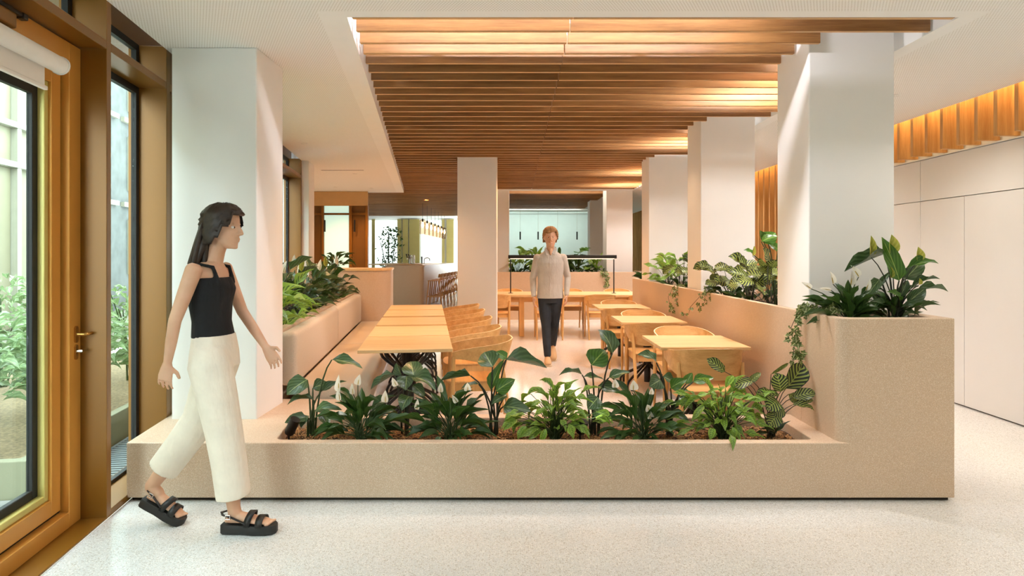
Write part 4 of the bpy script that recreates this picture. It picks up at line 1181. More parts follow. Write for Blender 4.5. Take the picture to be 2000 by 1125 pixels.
ivy('ivy hanging over the end planter wall beside the far column', [[(1.95, 13.75, 1.08), at(1178,532,13.55), at(1182,545,13.55), at(1180,560,13.55)], [(1.98, 13.75, 1.08), at(1184,533,13.55), at(1186,556,13.55)]], 34, (1.95, 13.8, 1.0), 18, .10)
# ---------------------------------------------------------------- wall planter bays
def bush(name, label, base, seed, recipe, group, lim=0.25, squash=1.0, box=None):
    P = Plant(name, label, base, seed, group); P.box = box
    for (kind, n, pet, L, W, el, dr) in recipe: P.fan(kind, n, pet, L, W, el, dr, squash, lim=lim)
    return P
ZB = 0.97
z1 = bush('zebra_plant', 'zebra-striped calathea against the second column, in the wall planter', (2.16, 6.32, ZB), 41, [('zebra', 15, (.22, .42), (.15, .21), (.10, .14), (45, 85), (30, 90)), ('dark', 8, (.05, .16), (.14, .22), (.05, .07), (10, 40), (5, 30))], 'zebra plants in the wall planter', box=(-.36, .34, -.5, .33)); z1.done('stem_dark')
z2 = bush('zebra_plant', 'zebra-striped calathea in the middle of the bay between the first two wall columns', (2.20, 5.90, ZB), 42, [('zebra', 17, (.20, .40), (.15, .21), (.10, .14), (40, 85), (30, 90)), ('lily', 9, (.05, .16), (.14, .22), (.05, .07), (10, 40), (5, 30))], 'zebra plants in the wall planter', box=(-.36, .34, -.5, .5)); z2.done('stem_dark')
z3 = bush('zebra_plant', 'zebra-striped calathea behind the first column, in the wall planter', (2.20, 5.45, ZB), 43, [('zebra', 17, (.20, .40), (.15, .21), (.10, .14), (40, 85), (30, 90))], 'zebra plants in the wall planter', box=(-.36, .34, -.5, .5)); z3.done('stem_dark')
P = Plant('broad_leaf_plant', 'tall broad green plant standing over the zebra plants before the oak fins', (2.38, 5.75, ZB), 44)
px_leaves(P, 5.75, 'broad_light', [(1492,475,1515,455,30,0,0,-.1,-.9,.4), (1500,474,1484,450,16,0,0,-.5,-.8,.3), (1487,472,1520,462,20,-.05,-.1,0,-.6,.8), (1520,488,1500,475,20,0,0,0,-.8,.5), (1470,497,1452,489,14,0,0,0,-.6,.8)])
P.spathe(at(1470,500,5.6)-P.b, at(1473,480,5.6)-P.b, .035, True); P.done()
for i, (x, y, nm, lab, rc) in enumerate([
    (2.18, 8.9, 'prayer_plant', 'pale green prayer plant before the third wall column', [('maranta', 26, (.18, .42), (.16, .24), (.06, .09), (35, 85), (20, 80))]),
    (2.20, 8.35, 'prayer_plant', 'pale green prayer plant in the bay between the second and third wall columns', [('maranta', 24, (.2, .44), (.16, .24), (.06, .09), (35, 85), (20, 80)), ('lily', 10, (.1, .2), (.18, .28), (.05, .07), (5, 45), (5, 40))]),
    (2.22, 7.75, 'zebra_plant', 'zebra-striped calathea behind the second column, in the wall planter', [('zebra', 14, (.22, .44), (.15, .2), (.10, .13), (45, 85), (30, 90)), ('broad', 4, (.4, .55), (.18, .22), (.12, .15), (60, 85), (40, 80))]),
    (2.10, 9.95, 'fern_clump', 'small dark strap-leaved plant at the end of the wall planter', [('lily', 16, (.05, .15), (.16, .26), (.03, .05), (15, 75), (10, 60))])]):
    bush(nm, lab, (x, y, ZB), 50+i, rc, 'plants in the far bay of the wall planter', box=(-.36, .34, -.45 if i != 3 else -.18, .28)).done('stem_dark')
# end planter
for i, (x, lab, rc) in enumerate([
    (0.12, 'pale prayer plant in the end planter beside the blind column', [('maranta', 26, (.25, .50), (.22, .32), (.09, .12), (30, 85), (20, 80)), ('lily', 12, (.1, .25), (.2, .3), (.06, .08), (5, 45), (5, 30))]),
    (0.55, 'tall pale prayer plant in the end planter, behind the man', [('maranta', 28, (.3, .60), (.22, .32), (.09, .12), (35, 88), (20, 80)), ('lily', 12, (.1, .25), (.2, .3), (.06, .08), (5, 45), (5, 30))]),
    (1.05, 'dark leafy plant in the middle of the end planter', [('lily', 30, (.15, .45), (.25, .35), (.08, .11), (15, 85), (15, 70))]),
    (1.45, 'broad-leaved plant with one pale arching leaf in the end planter', [('lily', 24, (.15, .35), (.22, .34), (.08, .11), (15, 85), (15, 70)), ('broad_light', 4, (.45, .6), (.26, .32), (.16, .2), (70, 88), (60, 90))]),
    (1.86, 'light green prayer plant in the end planter beside the lit column', [('maranta', 24, (.15, .4), (.22, .3), (.08, .11), (15, 80), (15, 70)), ('lily', 8, (.1, .25), (.2, .3), (.06, .08), (5, 45), (5, 30))])]):
    bush('leafy_plant', lab, (x, 14.08, 0.965), 60+i, rc, 'plants in the end planter', lim=0.3, box=(-.15 if i == 0 else -.5, .16 if i == 4 else .5, -.5, .35)).done('stem_dark')
# banquette planter
rb_ = [('prayer_plant', 'big prayer plant at the column end of the banquette planter', [('maranta', 40, (.12, .40), (.2, .30), (.08, .11), (5, 75), (15, 60))]),
       ('prayer_plant', 'second prayer plant from the column in the banquette planter', [('maranta', 34, (.12, .42), (.2, .30), (.08, .11), (10, 80), (15, 60)), ('broad', 4, (.42, .55), (.22, .26), (.13, .16), (60, 85), (40, 80))]),
       ('dark_calathea', 'dark striped calathea beside the prayer plants of the banquette planter', [('dark', 36, (.14, .42), (.2, .28), (.07, .10), (10, 80), (15, 60)), ('lily', 10, (.1, .3), (.2, .28), (.05, .07), (5, 40), (5, 40))]),
       ('dark_calathea', 'dark calathea under the padded seam of the banquette back', [('dark', 34, (.14, .44), (.2, .28), (.07, .10), (10, 80), (15, 60)), ('broad', 3, (.42, .55), (.2, .24), (.12, .14), (60, 85), (40, 80))]),
       ('peace_lily', 'peace lily with peach spathes in the middle of the banquette planter', [('lily', 40, (.14, .40), (.2, .3), (.06, .09), (10, 82), (15, 60))]),
       ('dark_calathea', 'dark calathea past the peace lily of the banquette planter', [('dark', 36, (.14, .44), (.2, .28), (.07, .10), (10, 80), (15, 60))]),
       ('peace_lily', 'peace lily near the rounded end block in the banquette planter', [('lily', 40, (.14, .42), (.2, .3), (.06, .09), (10, 82), (15, 60))]),
       ('dark_calathea', 'last dark calathea against the rounded end block', [('dark', 36, (.14, .44), (.2, .28), (.07, .10), (5, 80), (15, 60))])]
for i, (nm, lab, rc) in enumerate(rb_):
    p_ = ben(0.40 + i*0.57, -0.40, 0.785)
    P = bush(nm, lab, p_, 80+i, rc, 'plants behind the banquette', lim=9, box=(-.30, .45, -.40, .42))
    if nm == 'peace_lily' or i in (2, 3):
        for q in range(3):
            b_ = Vector((P.r.uniform(-.2, .3), P.r.uniform(-.25, .2), P.r.uniform(.36, .55)))
            P.spathe(b_, b_+Vector((P.r.uniform(-.03, .05), 0, .13)), .05, q == 1)
    P.done('stem_dark')
bush('leafy_plant', 'small leafy plant on top of the rounded end block', ben(BL+0.35, -0.45, 1.235), 95, [('lily', 24, (.05, .22), (.14, .22), (.05, .07), (10, 80), (15, 60))], None, lim=9).done('stem_dark')

# ---------------------------------------------------------------- garden outside
def shrub(label, s_, x_, h, rad, seed, n=260, L=(.10, .18)):
    p_ = fac(s_, x_, 0.12); P = Plant('garden_shrub', label, p_, seed, 'garden shrubs outside the glass', 'shrub')
    m = P.r
    for k in range(9):
        top = Vector((m.uniform(-rad, rad)*.6, m.uniform(-rad, rad)*.6, h*m.uniform(.5, .9)))
        P.stem(top, 0.008)
    for k in range(n):
        az = m.uniform(0, 6.28); el = math.asin(m.uniform(-.1, 1)); rr_ = m.uniform(.55, 1)
        c = Vector((math.cos(az)*math.cos(el)*rad*rr_, math.sin(az)*math.cos(el)*rad*rr_, max(.04, h*.42 + math.sin(el)*h*.55*rr_)))
        d_ = Vector((math.cos(az)+m.uniform(-.6, .6), math.sin(az)+m.uniform(-.6, .6), m.uniform(-.5, .6))).normalized()
        l = m.uniform(*L)
        P.leaf('shrub', c, c+d_*l, l*.42, (d_.x*.2+m.uniform(-.5, .5), d_.y*.2-.2, 1))
    P.done('stem')
shrub('wide pale shrub just outside the door glass', 0.75, -1.35, 1.0, .50, 101)
shrub('tall pale shrub behind the door glass shrub', 1.45, -2.3, 1.25, .65, 102)
shrub('pale shrub outside the fixed window', 1.9, -1.2, .95, .48, 103)
shrub('pale shrub at the far corner of the garden planter', 3.2, -1.3, 1.05, .55, 104)
shrub('low grassy shrub at the deck side of the garden planter', 0.55, -2.3, .6, .45, 105, 200, (.14, .26))
shrub('pale shrub between the concrete rim and the panelled front', 3.0, -2.4, 1.2, .6, 106)
P = Plant('bar_tree', 'slender leafy tree standing before the bright bar window', ((757-1000)*24.0/F_PX, 24.2, 0), 107, None, 'tree')
P.stem((0, 0, 2.3), 0.025); P.stem((.3, 0, 2.1), .015); P.stem((-.3, 0, 1.9), .015)
for k in range(260):
    c = Vector((P.r.gauss(0.05, .22), P.r.gauss(0, .12), P.r.uniform(.5, 2.5)))
    d_ = Vector((P.r.uniform(-1, 1), P.r.uniform(-1, 1), P.r.uniform(-1, .6))).normalized(); l = P.r.uniform(.1, .17)
    if abs(c.y) > .22: c.y = 0
    P.leaf('lily', c, c+d_*l, l*.4, (P.r.uniform(-1, 1), -1, .3))
P.done('stem_dark')
# ---------------------------------------------------------------- people
SKIN = NT('skin'); SKIN.set(SKIN.ramp(SKIN.noise(SKIN.coord(), 9, 3), [(0.3, srgb(206, 158, 126)), (0.7, srgb(220, 176, 146))]), 0.5, Subsurface_Weight=0.08); SKIN = SKIN.m
def cloth(name, c, var=0.10, rough=0.9):
    t = NT(name); co = t.coord(); n1 = t.noise(co, 7, 4, 0.6)
    d = tuple(x*(1-var) for x in c[:3])+(1,); e_ = tuple(min(1, x*(1+var)) for x in c[:3])+(1,)
    t.set(t.ramp(n1, [(0.35, d), (0.65, e_)]), rough)
    t.bump(t.noise(t.mapping(co, (9, 9, 3.5)), 1.7, 3, 0.55), 0.55, 0.025)
    return t.m
def ell(mb, rings, n=20):
    """horizontal elliptical rings: (x, y, z, rx, ry)"""
    mb.loft([[(x+rx*math.cos(2*math.pi*k/n), y+ry*math.sin(2*math.pi*k/n), z) for k in range(n)] for x, y, z, rx, ry in rings])
def limb(mb, pts, n=14, flat=1.0):
    """rounded limb through (x,y,z,r)"""
    P_ = [Vector(p[:3]) for p in pts]; r_ = [p[3] for p in pts]
    d0 = (P_[0]-P_[1]).normalized(); d1 = (P_[-1]-P_[-2]).normalized()
    P2 = [P_[0]+d0*r_[0]*0.7, P_[0]+d0*r_[0]*0.4]+P_+[P_[-1]+d1*r_[-1]*0.4, P_[-1]+d1*r_[-1]*0.7]
    r2 = [r_[0]*0.45, r_[0]*0.85]+r_+[r_[-1]*0.85, r_[-1]*0.45]
    mb.tube(P2, r2, n, flat=flat)
def leg_tube(mb, pts, n=18):
    P_ = [Vector(p[:3]) for p in pts]; mb.tube(P_, [p[3] for p in pts], n)
def ball(mb, c, rx, ry, rz, n=12):
    mb.loft([[(c[0]+rx*math.sin(math.pi*(j+.5)/n)*math.cos(2*math.pi*k/14), c[1]+ry*math.sin(math.pi*(j+.5)/n)*math.sin(2*math.pi*k/14), c[2]+rz*math.cos(math.pi*(j+.5)/n)) for k in range(14)] for j in range(n)])
def hand(mb, wrist, d, palm_n, thumb_dir, curl=0.5, s=1.0):
    """palm, four fingers of unequal length with knuckle bends, and a thumb off the side of the palm"""
    w = Vector(wrist); d = Vector(d).normalized(); pn = Vector(palm_n); pn = (pn - d*pn.dot(d)).normalized(); sd = d.cross(pn).normalized()
    if sd.dot(Vector(thumb_dir)) < 0: sd = -sd
    rings = []
    for f_, hw, hh in ((0.0, .026, .020), (.03, .034, .017), (.07, .042, .016), (.098, .040, .013)):
        c = w + d*f_*s
        rings.append([c + sd*hw*s*math.cos(2*math.pi*k/12) + pn*hh*s*math.sin(2*math.pi*k/12) for k in range(12)])
    mb.loft(rings)
    for off, L, r_ in ((.033, .068, .0092), (.011, .078, .0096), (-.011, .072, .0092), (-.032, .056, .0082)):
        p = w + d*.088*s + sd*off*s
        dirs = d.copy(); a = curl*0.35; pts = [p.copy()]
        sp_ = sd*off*2.2
        for seg in (.45, .32, .23):
            dirs = (d*math.cos(a) + pn*math.sin(a) + sp_*1.0).normalized()
            p = p + dirs*L*seg*s; pts.append(p.copy()); a += curl*0.55
        limb(mb, [(*q, r_*s*(1-.12*i)) for i, q in enumerate(pts)], 8)
    t0 = w + d*.025*s + sd*.026*s
    t1 = t0 + (d*.55 + sd*.75 + pn*.25).normalized()*.040*s
    t2 = t1 + (d*.85 + sd*.30 + pn*.35).normalized()*.034*s
    limb(mb, [(*t0, .013*s), (*t1, .0115*s), (*t2, .009*s)], 8)
def head(mb, c, yaw, pitch=0.0, s=1.0):
    """skull, jaw, brow, nose, lips, ears; local face direction is +x before the turn"""
    rot = Matrix.Rotation(yaw, 3, 'Z') @ Matrix.Rotation(pitch, 3, 'Y')
    c = Vector(c); q = lambda x, y, z: c + rot @ (Vector((x, y, z))*s)
    rings = []
    prof = [(-.118, .030, .022, .052), (-.112, .036, .034, .048), (-.098, .048, .046, .036), (-.075, .066, .056, .020), (-.045, .080, .064, .008), (-.015, .088, .070, .002), (.015, .092, .073, -.002), (.045, .094, .075, -.006), (.075, .088, .071, -.010), (.098, .070, .057, -.012), (.112, .044, .036, -.012), (.118, .016, .013, -.012)]
    for z, rx, ry, ox in prof:
        r_ = []
        for k in range(24):
            a = 2*math.pi*k/24; ca, sa = math.cos(a), math.sin(a)
            x, y_ = ox + rx*ca, ry*sa
            if ca > 0: x -= 0.012*abs(sa)**0.5*ca*(1 if z < .06 else 0)
            if ca > .5 and -.01 < z < .02 and abs(y_) > .012: x -= .009      # eye sockets
            r_.append(q(x, y_, z))
        rings.append(r_)
    mb.loft(rings)
    limb(mb, [(*q(.082, 0, .012), .009*s), (*q(.094, 0, -.012), .011*s), (*q(.100, 0, -.030), .014*s)], 8)      # nose
    for sy in (-1, 1):
        limb(mb, [(*q(.092, sy*.010, -.033), .009*s), (*q(.086, sy*.016, -.036), .007*s)], 6)
        limb(mb, [(*q(.080, sy*.014, .022), .007*s), (*q(.072, sy*.042, .024), .006*s)], 6)                     # brow
        limb(mb, [(*q(-.010, sy*.072, .018), .012*s), (*q(-.014, sy*.079, .0), .014*s), (*q(-.006, sy*.074, -.026), .010*s)], 8)   # ear
    limb(mb, [(*q(.078, -.022, -.062), .005*s), (*q(.088, 0, -.060), .008*s), (*q(.078, .022, -.062), .005*s)], 6)
    limb(mb, [(*q(.077, -.018, -.070), .005*s), (*q(.086, 0, -.071), .008*s), (*q(.077, .018, -.070), .005*s)], 6)
    limb(mb, [(*q(.068, 0, -.100), .018*s), (*q(.062, 0, -.104), .018*s)], 8)
    return q
def fused(mb, name, mat, parent, voxel=0.005, smooth=4):
    o = mb.build(name, mat, parent)
    r_ = o.modifiers.new('fuse', 'REMESH'); r_.mode = 'VOXEL'; r_.voxel_size = voxel; r_.use_smooth_shade = True
    if smooth:
        s_ = o.modifiers.new('soften', 'SMOOTH'); s_.iterations = smooth; s_.factor = 0.5
    return o
EYEW = m_plain('eye_white', srgb(236, 230, 222), 0.3); EYEI = m_plain('eye_iris', srgb(70, 52, 38), 0.2)
def eyes(q, parent):
    for sy in (-1, 1):
        e_ = MB(); ball(e_, q(.0600, sy*.030, .004), .0125, .0125, .0085, 8); o = e_.build('eye', EYEW, parent, smooth='all')
        e_ = MB(); ball(e_, q(.0690, sy*.030, .004), .0062, .0062, .0062, 6); e_.build('iris', EYEI, o, smooth='all')
def hair_cap(q, mat, parent, line, grow, name='hair', jitter=0.006, seed=1):
    """shell over the skull down to a hairline"""
    r_ = random.Random(seed); nu, nv = 40, 16; g = {}
    m = MB()
    for j in range(nv+1):
        for i in range(nu):
            a = 2*math.pi*i/nu
            lo = line(a); z = .128 - (.128-lo)*(j/nv)**0.9
            t_ = max(-1, min(1, z/.130)); rad = math.sqrt(max(0.0, 1-abs(t_)**2.6)) if z > 0 else 1.0
            rx, ry = (.099+grow)*max(rad, .05), (.080+grow)*max(rad, .05)
            jit = r_.uniform(-jitter, jitter)*(1 if j > 1 else 0) + 0.004*math.sin(i*2.4)
            g[i, j] = len(m.v); m.v.append(tuple(q(-.008 + (rx+jit)*math.cos(a), (ry+jit)*math.sin(a), z+0.004)))
    for j in range(nv):
        for i in range(nu):
            m.face((g[i, j], g[(i+1) % nu, j], g[(i+1) % nu, j+1], g[i, j+1]))
    m.face([g[i, 0] for i in range(nu)])
    o = m.build(name, mat, parent, smooth='all')
    s_ = o.modifiers.new('thick', 'SOLIDIFY'); s_.thickness = 0.012; s_.offset = -1
    return o

# ---- the man: pale shirt, dark trousers, walking towards the trough
man = thing('person', 'man in a pale shirt and dark trousers walking between the tables', 'person', (0.515, 8.62, 0))
b_ = MB()
FY = -math.pi/2
qm = head(b_, (0.0, -0.03, 1.678), FY, R(4), 1.08)
limb(b_, [(0, 0.0, 1.46, .060), (0, -.012, 1.55, .054), (0, -.02, 1.62, .056)])
ell(b_, [(0, 0, .90, .15, .09), (0, .0, 1.02, .14, .09), (0, 0, 1.20, .155, .10), (0, .0, 1.34, .165, .10), (0, .0, 1.43, .13, .08), (0, .0, 1.49, .06, .055)])
for sx, sh, el, wr in ((-1, (-.160, .0, 1.41), (-.232, .03, 1.13), (-.225, -.05, .885)), (1, (.160, .0, 1.41), (.240, .05, 1.14), (.214, -.06, .90))):
    limb(b_, [(*sh, .048), (*[(sh[i]+el[i])/2 for i in range(3)], .043), (*el, .036), (*[(wr[i]*.5+el[i]*.5) for i in range(3)], .032), (*wr, .024)])
    d_ = Vector(wr)-Vector(el)
    hand(b_, Vector(wr)-Vector((0, 0, .0)), d_, (-sx, 0.1, 0), (0, -1, 0), 0.75, 1.0)
limb(b_, [(0, -.040, 1.52, .030), (0, -.074, 1.485, .024), (0, -.096, 1.448, .012)], 10)
limb(b_, [(-.085, 0, .90, .08), (-.06, -.06, .50, .05), (-.045, -.17, .11, .036)])
limb(b_, [(.085, 0, .90, .08), (.055, .02, .50, .05), (.05, .26, .17, .036)])
body = fused(b_, 'body', SKIN, man, 0.0045, 3)
eyes(qm, man)
HAIRM = m_plain('light_brown_hair', srgb(166, 122, 76), 0.6, var=0.35, scale=40)
def line_m(a):
    f_ = math.cos(a)
    return .062 + .010*math.sin(3*a) if f_ > .5 else (.020 if f_ > .1 else (-.020 if f_ > -.35 else -.070))
hair_cap(qm, HAIRM, man, line_m, 0.007, seed=3)
SHIRT = cloth('pale_linen_shirt', srgb(198, 192, 184), 0.06)
s_ = MB()
ell(s_, [(0, .0, .862, .186, .118), (0, .0, .90, .180, .115), (0, 0, 1.05, .166, .112), (0, -.005, 1.22, .174, .122), (0, -.005, 1.34, .186, .126), (0, 0, 1.41, .176, .108), (0, .0, 1.455, .140, .09), (0, .004, 1.485, .095, .075), (0, .010, 1.505, .074, .060)], 28)
for sx, sh, el, wr in ((-1, (-.165, .0, 1.41), (-.232, .03, 1.13), (-.225, -.05, .90)), (1, (.165, .0, 1.41), (.240, .05, 1.14), (.214, -.06, .915))):
    limb(s_, [(*sh, .062), (*[(sh[i]+el[i])/2 for i in range(3)], .054), (*el, .046), (*[(wr[i]*.5+el[i]*.5) for i in range(3)], .042), (*wr, .034)])
sh_o = fused(s_, 'shirt', SHIRT, man, 0.006, 3)
c_ = MB()                                             # collar leaves and button placket
for sx in (-1, 1):
    c_.add([(sx*.012, -.078, 1.470), (sx*.070, -.030, 1.548), (sx*.082, -.045, 1.512), (sx*.054, -.110, 1.440)], [(0, 1, 2, 3)])
    c_.add([(sx*.070, -.030, 1.548), (sx*.064, .058, 1.555), (sx*.074, .066, 1.515), (sx*.082, -.045, 1.512)], [(0, 1, 2, 3)])
co_ = c_.build('collar', SHIRT, man); sm_ = co_.modifiers.new('thick', 'SOLIDIFY'); sm_.thickness = .006
pk_ = MB(); pk_.loft([[(-.014, y_, z), (.014, y_, z), (.014, y_+.008, z), (-.014, y_+.008, z)] for y_, z in ((-.122, .87), (-.118, 1.05), (-.130, 1.22), (-.134, 1.33), (-.114, 1.41))])
pk_.build('placket', SHIRT, man)
TROU = cloth('dark_navy_denim', srgb(40, 46, 54), 0.2)
t_ = MB()
ell(t_, [(0, .0, .80, .150, .11), (0, .0, .86, .158, .112), (0, 0, .93, .150, .105)], 24)
limb(t_, [(-.078, 0, .86, .092), (-.070, -.03, .68, .082), (-.060, -.065, .50, .064), (-.052, -.12, .28, .056), (-.046, -.165, .12, .048)])
limb(t_, [(.078, 0, .86, .092), (.064, .0, .68, .082), (.055, .02, .50, .064), (.052, .15, .32, .055), (.050, .255, .20, .047)])
fused(t_, 'trousers', TROU, man, 0.006, 4)
SHOE = m_plain('beige_suede_shoe', srgb(206, 170, 128), 0.8)
SOLE = m_plain('pale_rubber_sole', srgb(226, 204, 174), 0.6)
def shoe(name, mat, sole, parent, ankle, toe_dir, pitch, L=.29):
    """shoe with a rounded toe, low heel and its own sole; origin at the heel on the ground"""
    e_ = MB(); rows = [(-.03, .030, .055, .075), (.0, .036, .05, .09), (.05, .038, .05, .10), (.10, .042, .045, .08), (.16, .047, .035, .062), (.22, .046, .028, .052), (.26, .036, .022, .042), (.275, .018, .018, .032)]
    up_ = [[(x, wy*math.cos(2*math.pi*k/14), max(.022, .022+zt*(0.5+0.5*math.sin(2*math.pi*k/14)))) for k in range(14)] for x, wy, _, zt in rows]
    so_ = [[(x, (wy+.004)*c, z) for c, z in ((-1, .0), (1, .0), (1, .026), (-1, .026))] for x, wy, _, zt in rows]
    M_ = Matrix.Translation(Vector(ankle)) @ Matrix.Rotation(toe_dir, 4, 'Z') @ Matrix.Rotation(pitch, 4, 'Y')
    u = MB(); u.loft(up_); u.v = [tuple(M_ @ Vector(v)) for v in u.v]
    o = u.build(name, mat, parent, smooth='all')
    v2 = MB(); v2.loft(so_); v2.v = [tuple(M_ @ Vector(v)) for v in v2.v]; v2.build('sole', sole, o, smooth=True)
shoe('shoe', SHOE, SOLE, man, (-.046, -.115, .0), FY, 0.0)
shoe('shoe', SHOE, SOLE, man, (.050, .305, .10), FY, R(24))

# ---- the woman striding past the glass door: black top, cream trousers, black platform sandals
wom = thing('person', 'woman in a black top, cream trousers and black sandals striding past the low planter', 'person', (-1.575, 3.39, 0))
b_ = MB()
qw = head(b_, (0.050, 0.0, 1.592), 0.0, R(3), 0.93)
limb(b_, [(-.008, 0, 1.40, .048), (.010, 0, 1.47, .044), (.028, 0, 1.53, .046)])
ell(b_, [(.0, 0, .90, .105, .150), (-.004, 0, 1.0, .092, .138), (-.014, 0, 1.10, .078, .115), (-.022, 0, 1.19, .086, .125), (-.024, 0, 1.28, .092, .140), (-.022, 0, 1.36, .075, .130), (-.014, 0, 1.41, .050, .070)], 24)
ARM = [((-.030, -.160, 1.375), (-.105, -.200, 1.12), (-.150, -.185, .905)), ((-.020, .160, 1.375), (.060, .205, 1.13), (.205, .170, .935))]
for (sh, el, wr), td in zip(ARM, ((1, 0, 0), (1, 0, 0))):
    limb(b_, [(*sh, .042), (*[(sh[i]+el[i])/2 for i in range(3)], .037), (*el, .031), (*[(wr[i]*.5+el[i]*.5) for i in range(3)], .028), (*wr, .020)])
    hand(b_, wr, Vector(wr)-Vector(el), (0, 1 if sh[1] < 0 else -1, 0), (1, 0, -.2), 0.6, 0.9)
limb(b_, [(.01, -.072, .88, .078), (.080, -.065, .52, .054), (.105, -.06, .34, .050), (.125, -.055, .135, .033)])
limb(b_, [(-.01, .072, .88, .078), (-.105, .065, .55, .054), (-.230, .055, .38, .050), (-.365, .05, .205, .033)])
def foot_shape(mb, ank, heel, toe):
    a, h, t_ = Vector(ank), Vector(heel), Vector(toe); up = Vector((0, 0, 1)); d_ = (t_-h).normalized(); sd = d_.cross(up).normalized(); n_ = sd.cross(d_)
    rings = []
    for f_, w, hh in ((0, .022, .035), (.12, .030, .055), (.3, .032, .062), (.5, .036, .050), (.72, .042, .032), (.88, .040, .024), (.97, .030, .016)):
        c = h.lerp(t_, f_)
        rings.append([c + sd*w*math.cos(2*math.pi*k/14) + n_*(hh*.5 + hh*.5*math.sin(2*math.pi*k/14)) for k in range(14)])
    mb.loft(rings)
    limb(mb, [(*a, .033), (*(h.lerp(t_, .2) + n_*.045), .034)])
    for k in range(5):
        p = h.lerp(t_, .93) + sd*(-.030+.015*k); limb(mb, [(*p, .009), (*(p + d_*(.030-.004*k) + n_*.006), .0075)], 6)
HN, TN = (.085, -.055, .052), (.318, -.055, .050)
HF, TF_ = (-.385, .05, .142), (-.262, .05, .055)
TF_ = (-.262+.06, .05, .046)
foot_shape(b_, (.125, -.055, .135), HN, TN)
foot_shape(b_, (-.365, .05, .205), HF, TF_)
fused(b_, 'body', SKIN, wom, 0.0045, 3)
eyes(qw, wom)
HAIRW = m_plain('dark_brown_hair', srgb(48, 34, 24), 0.5, var=0.4, scale=45)
def line_w(a):
    f_ = math.cos(a)
    return .068 if f_ > .6 else (.0 if f_ > .25 else (-.06 if f_ > -.1 else -.10))
hair_cap(qw, HAIRW, wom, line_w, 0.014, seed=5)
h_ = MB(); rh = random.Random(9)
for k in range(34):
    y0 = rh.uniform(-.075, .075); x0 = -.075 - .03*math.sqrt(max(0, 1-(y0/.08)**2)) + rh.uniform(0, .05)
    p0 = qw(x0, y0, rh.uniform(-.02, .06)); L = rh.uniform(.30, .40)
    pts = [p0, p0+Vector((-.030, y0*.05, -.10)), p0+Vector((-.050+rh.uniform(-.02, .02), y0*.15, -.22)), p0+Vector((-.035+rh.uniform(-.03, .03), y0*.2, -L))]
    h_.tube(pts, [.016, .018, .015, .003], 7)
tag(h_.build('hair_lengths', HAIRW, wom, smooth='all'), kind='stuff')
TOP = cloth('black_jersey_top', srgb(20, 20, 22), 0.3)
s_ = MB()
ell(s_, [(-.006, 0, 1.015, .098, .142), (-.014, 0, 1.10, .090, .126), (-.020, 0, 1.19, .100, .136), (-.014, 0, 1.27, .112, .148), (-.020, 0, 1.33, .092, .138)], 26)
for sy in (-1, 1):
    limb(s_, [(.062, sy*.085, 1.30, .012), (.035, sy*.095, 1.385, .011), (-.035, sy*.095, 1.40, .011), (-.085, sy*.085, 1.31, .012)], 8)
fused(s_, 'top', TOP, wom, 0.006, 4)
CREAM = cloth('cream_cotton', srgb(236, 224, 206), 0.05)
t_ = MB()
ell(t_, [(.0, 0, .86, .118, .165), (.0, 0, .94, .112, .158), (-.002, 0, 1.03, .097, .142)], 26)
leg_tube(t_, [(.003, -.074, .965, .088), (.012, -.078, .88, .108), (.050, -.075, .70, .100), (.082, -.068, .52, .092), (.104, -.060, .36, .088), (.124, -.055, .19, .086)])
leg_tube(t_, [(-.003, .074, .965, .088), (-.012, .078, .88, .108), (-.065, .075, .70, .100), (-.110, .068, .56, .092), (-.200, .060, .43, .086), (-.300, .052, .295, .082)])
fused(t_, 'trousers', CREAM, wom, 0.007, 4)
BLK = m_plain('black_leather', srgb(28, 26, 24), 0.45)
RUB = m_plain('black_rubber_sole', srgb(36, 34, 32), 0.6)
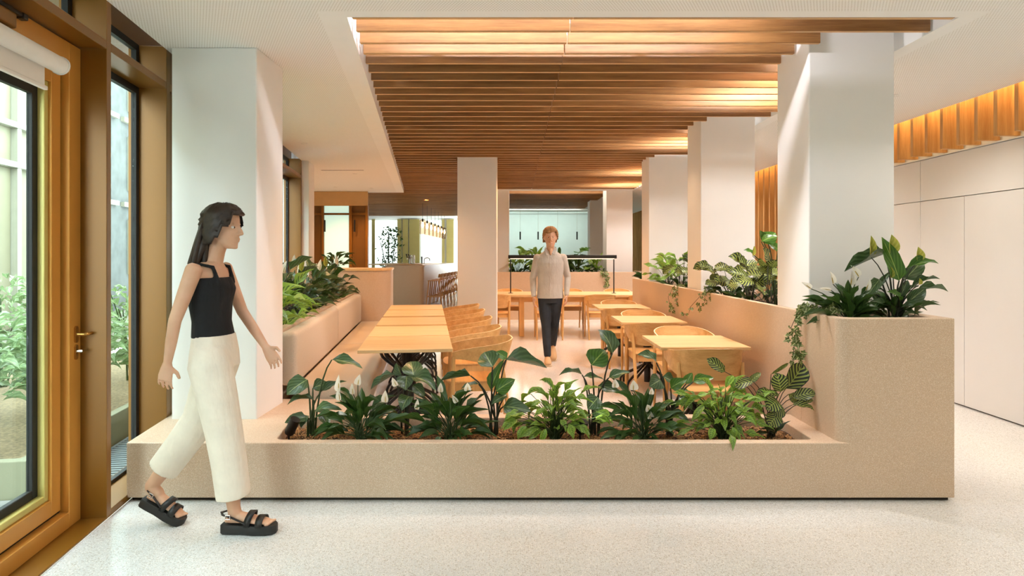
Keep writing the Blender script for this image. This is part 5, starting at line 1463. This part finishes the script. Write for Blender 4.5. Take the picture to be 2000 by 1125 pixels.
def sandal(heel, toe, gz):
    h, t_ = Vector(heel), Vector(toe); d_ = (t_-h).normalized(); sd = d_.cross(Vector((0, 0, 1))).normalized(); n_ = sd.cross(d_)
    L = (t_-h).length
    so = MB(); rings = []
    for f_, w in ((-.09, .022), (-.04, .032), (.15, .036), (.4, .036), (.7, .047), (.95, .046), (1.08, .034), (1.14, .016)):
        c = h + d_*L*f_ - n_*.001
        rings.append([c+sd*w, c+sd*w-n_*.046, c-sd*w-n_*.046, c-sd*w])
    so.loft(rings); sl = so.build('sandal', RUB, wom, smooth=True, bevel=.004, segs=2)
    def strap(name, f0, hh, wd, w=.044, tilt=0.0):
        m = MB(); rr_ = []
        for k in range(13):
            a = math.pi*k/12
            c = h + d_*(L*f0 + tilt*math.sin(a)) + sd*w*math.cos(a) + n_*(hh*math.sin(a)**.7 - .004)
            rr_.append((c - d_*wd/2, c + d_*wd/2))
        b0 = len(m.v)
        for a_, c_ in rr_: m.v += [tuple(a_), tuple(c_)]
        for k in range(12): m.face((b0+2*k, b0+2*k+1, b0+2*k+3, b0+2*k+2))
        o = m.build(name, BLK, sl, smooth='all'); z_ = o.modifiers.new('thick', 'SOLIDIFY'); z_.thickness = .005; z_.offset = 1
    strap('toe_strap', .80, .040, .036, .048)
    strap('instep_strap', .52, .066, .034, .043, .02)
    m = MB()
    pts = [h + d_*L*.50 + sd*.042 + n_*.012, h + d_*L*.22 + sd*.040 + n_*.040, h - d_*L*.02 + sd*.030 + n_*.052, h - d_*L*.10 + n_*.054, h - d_*L*.02 - sd*.030 + n_*.052, h + d_*L*.22 - sd*.040 + n_*.040, h + d_*L*.50 - sd*.042 + n_*.012]
    m.tube(pts, .008, 8, flat=.5); m.build('heel_strap', BLK, sl, smooth=True)
    bk = MB(); c = h + d_*L*.12 + sd*(.046 if sd.y < 0 else -.046) + n_*.046
    for a_, b2 in (((-.012, -.010), (.012, -.010)), ((.012, -.010), (.012, .010)), ((.012, .010), (-.012, .010)), ((-.012, .010), (-.012, -.010))):
        bk.tube([c + d_*a_[0] + n_*a_[1], c + d_*b2[0] + n_*b2[1]], .0025, 6)
    bk.build('buckle', MT['chrome'], sl)
sandal(HN, TN, 0)
sandal(HF, TF_, 0)
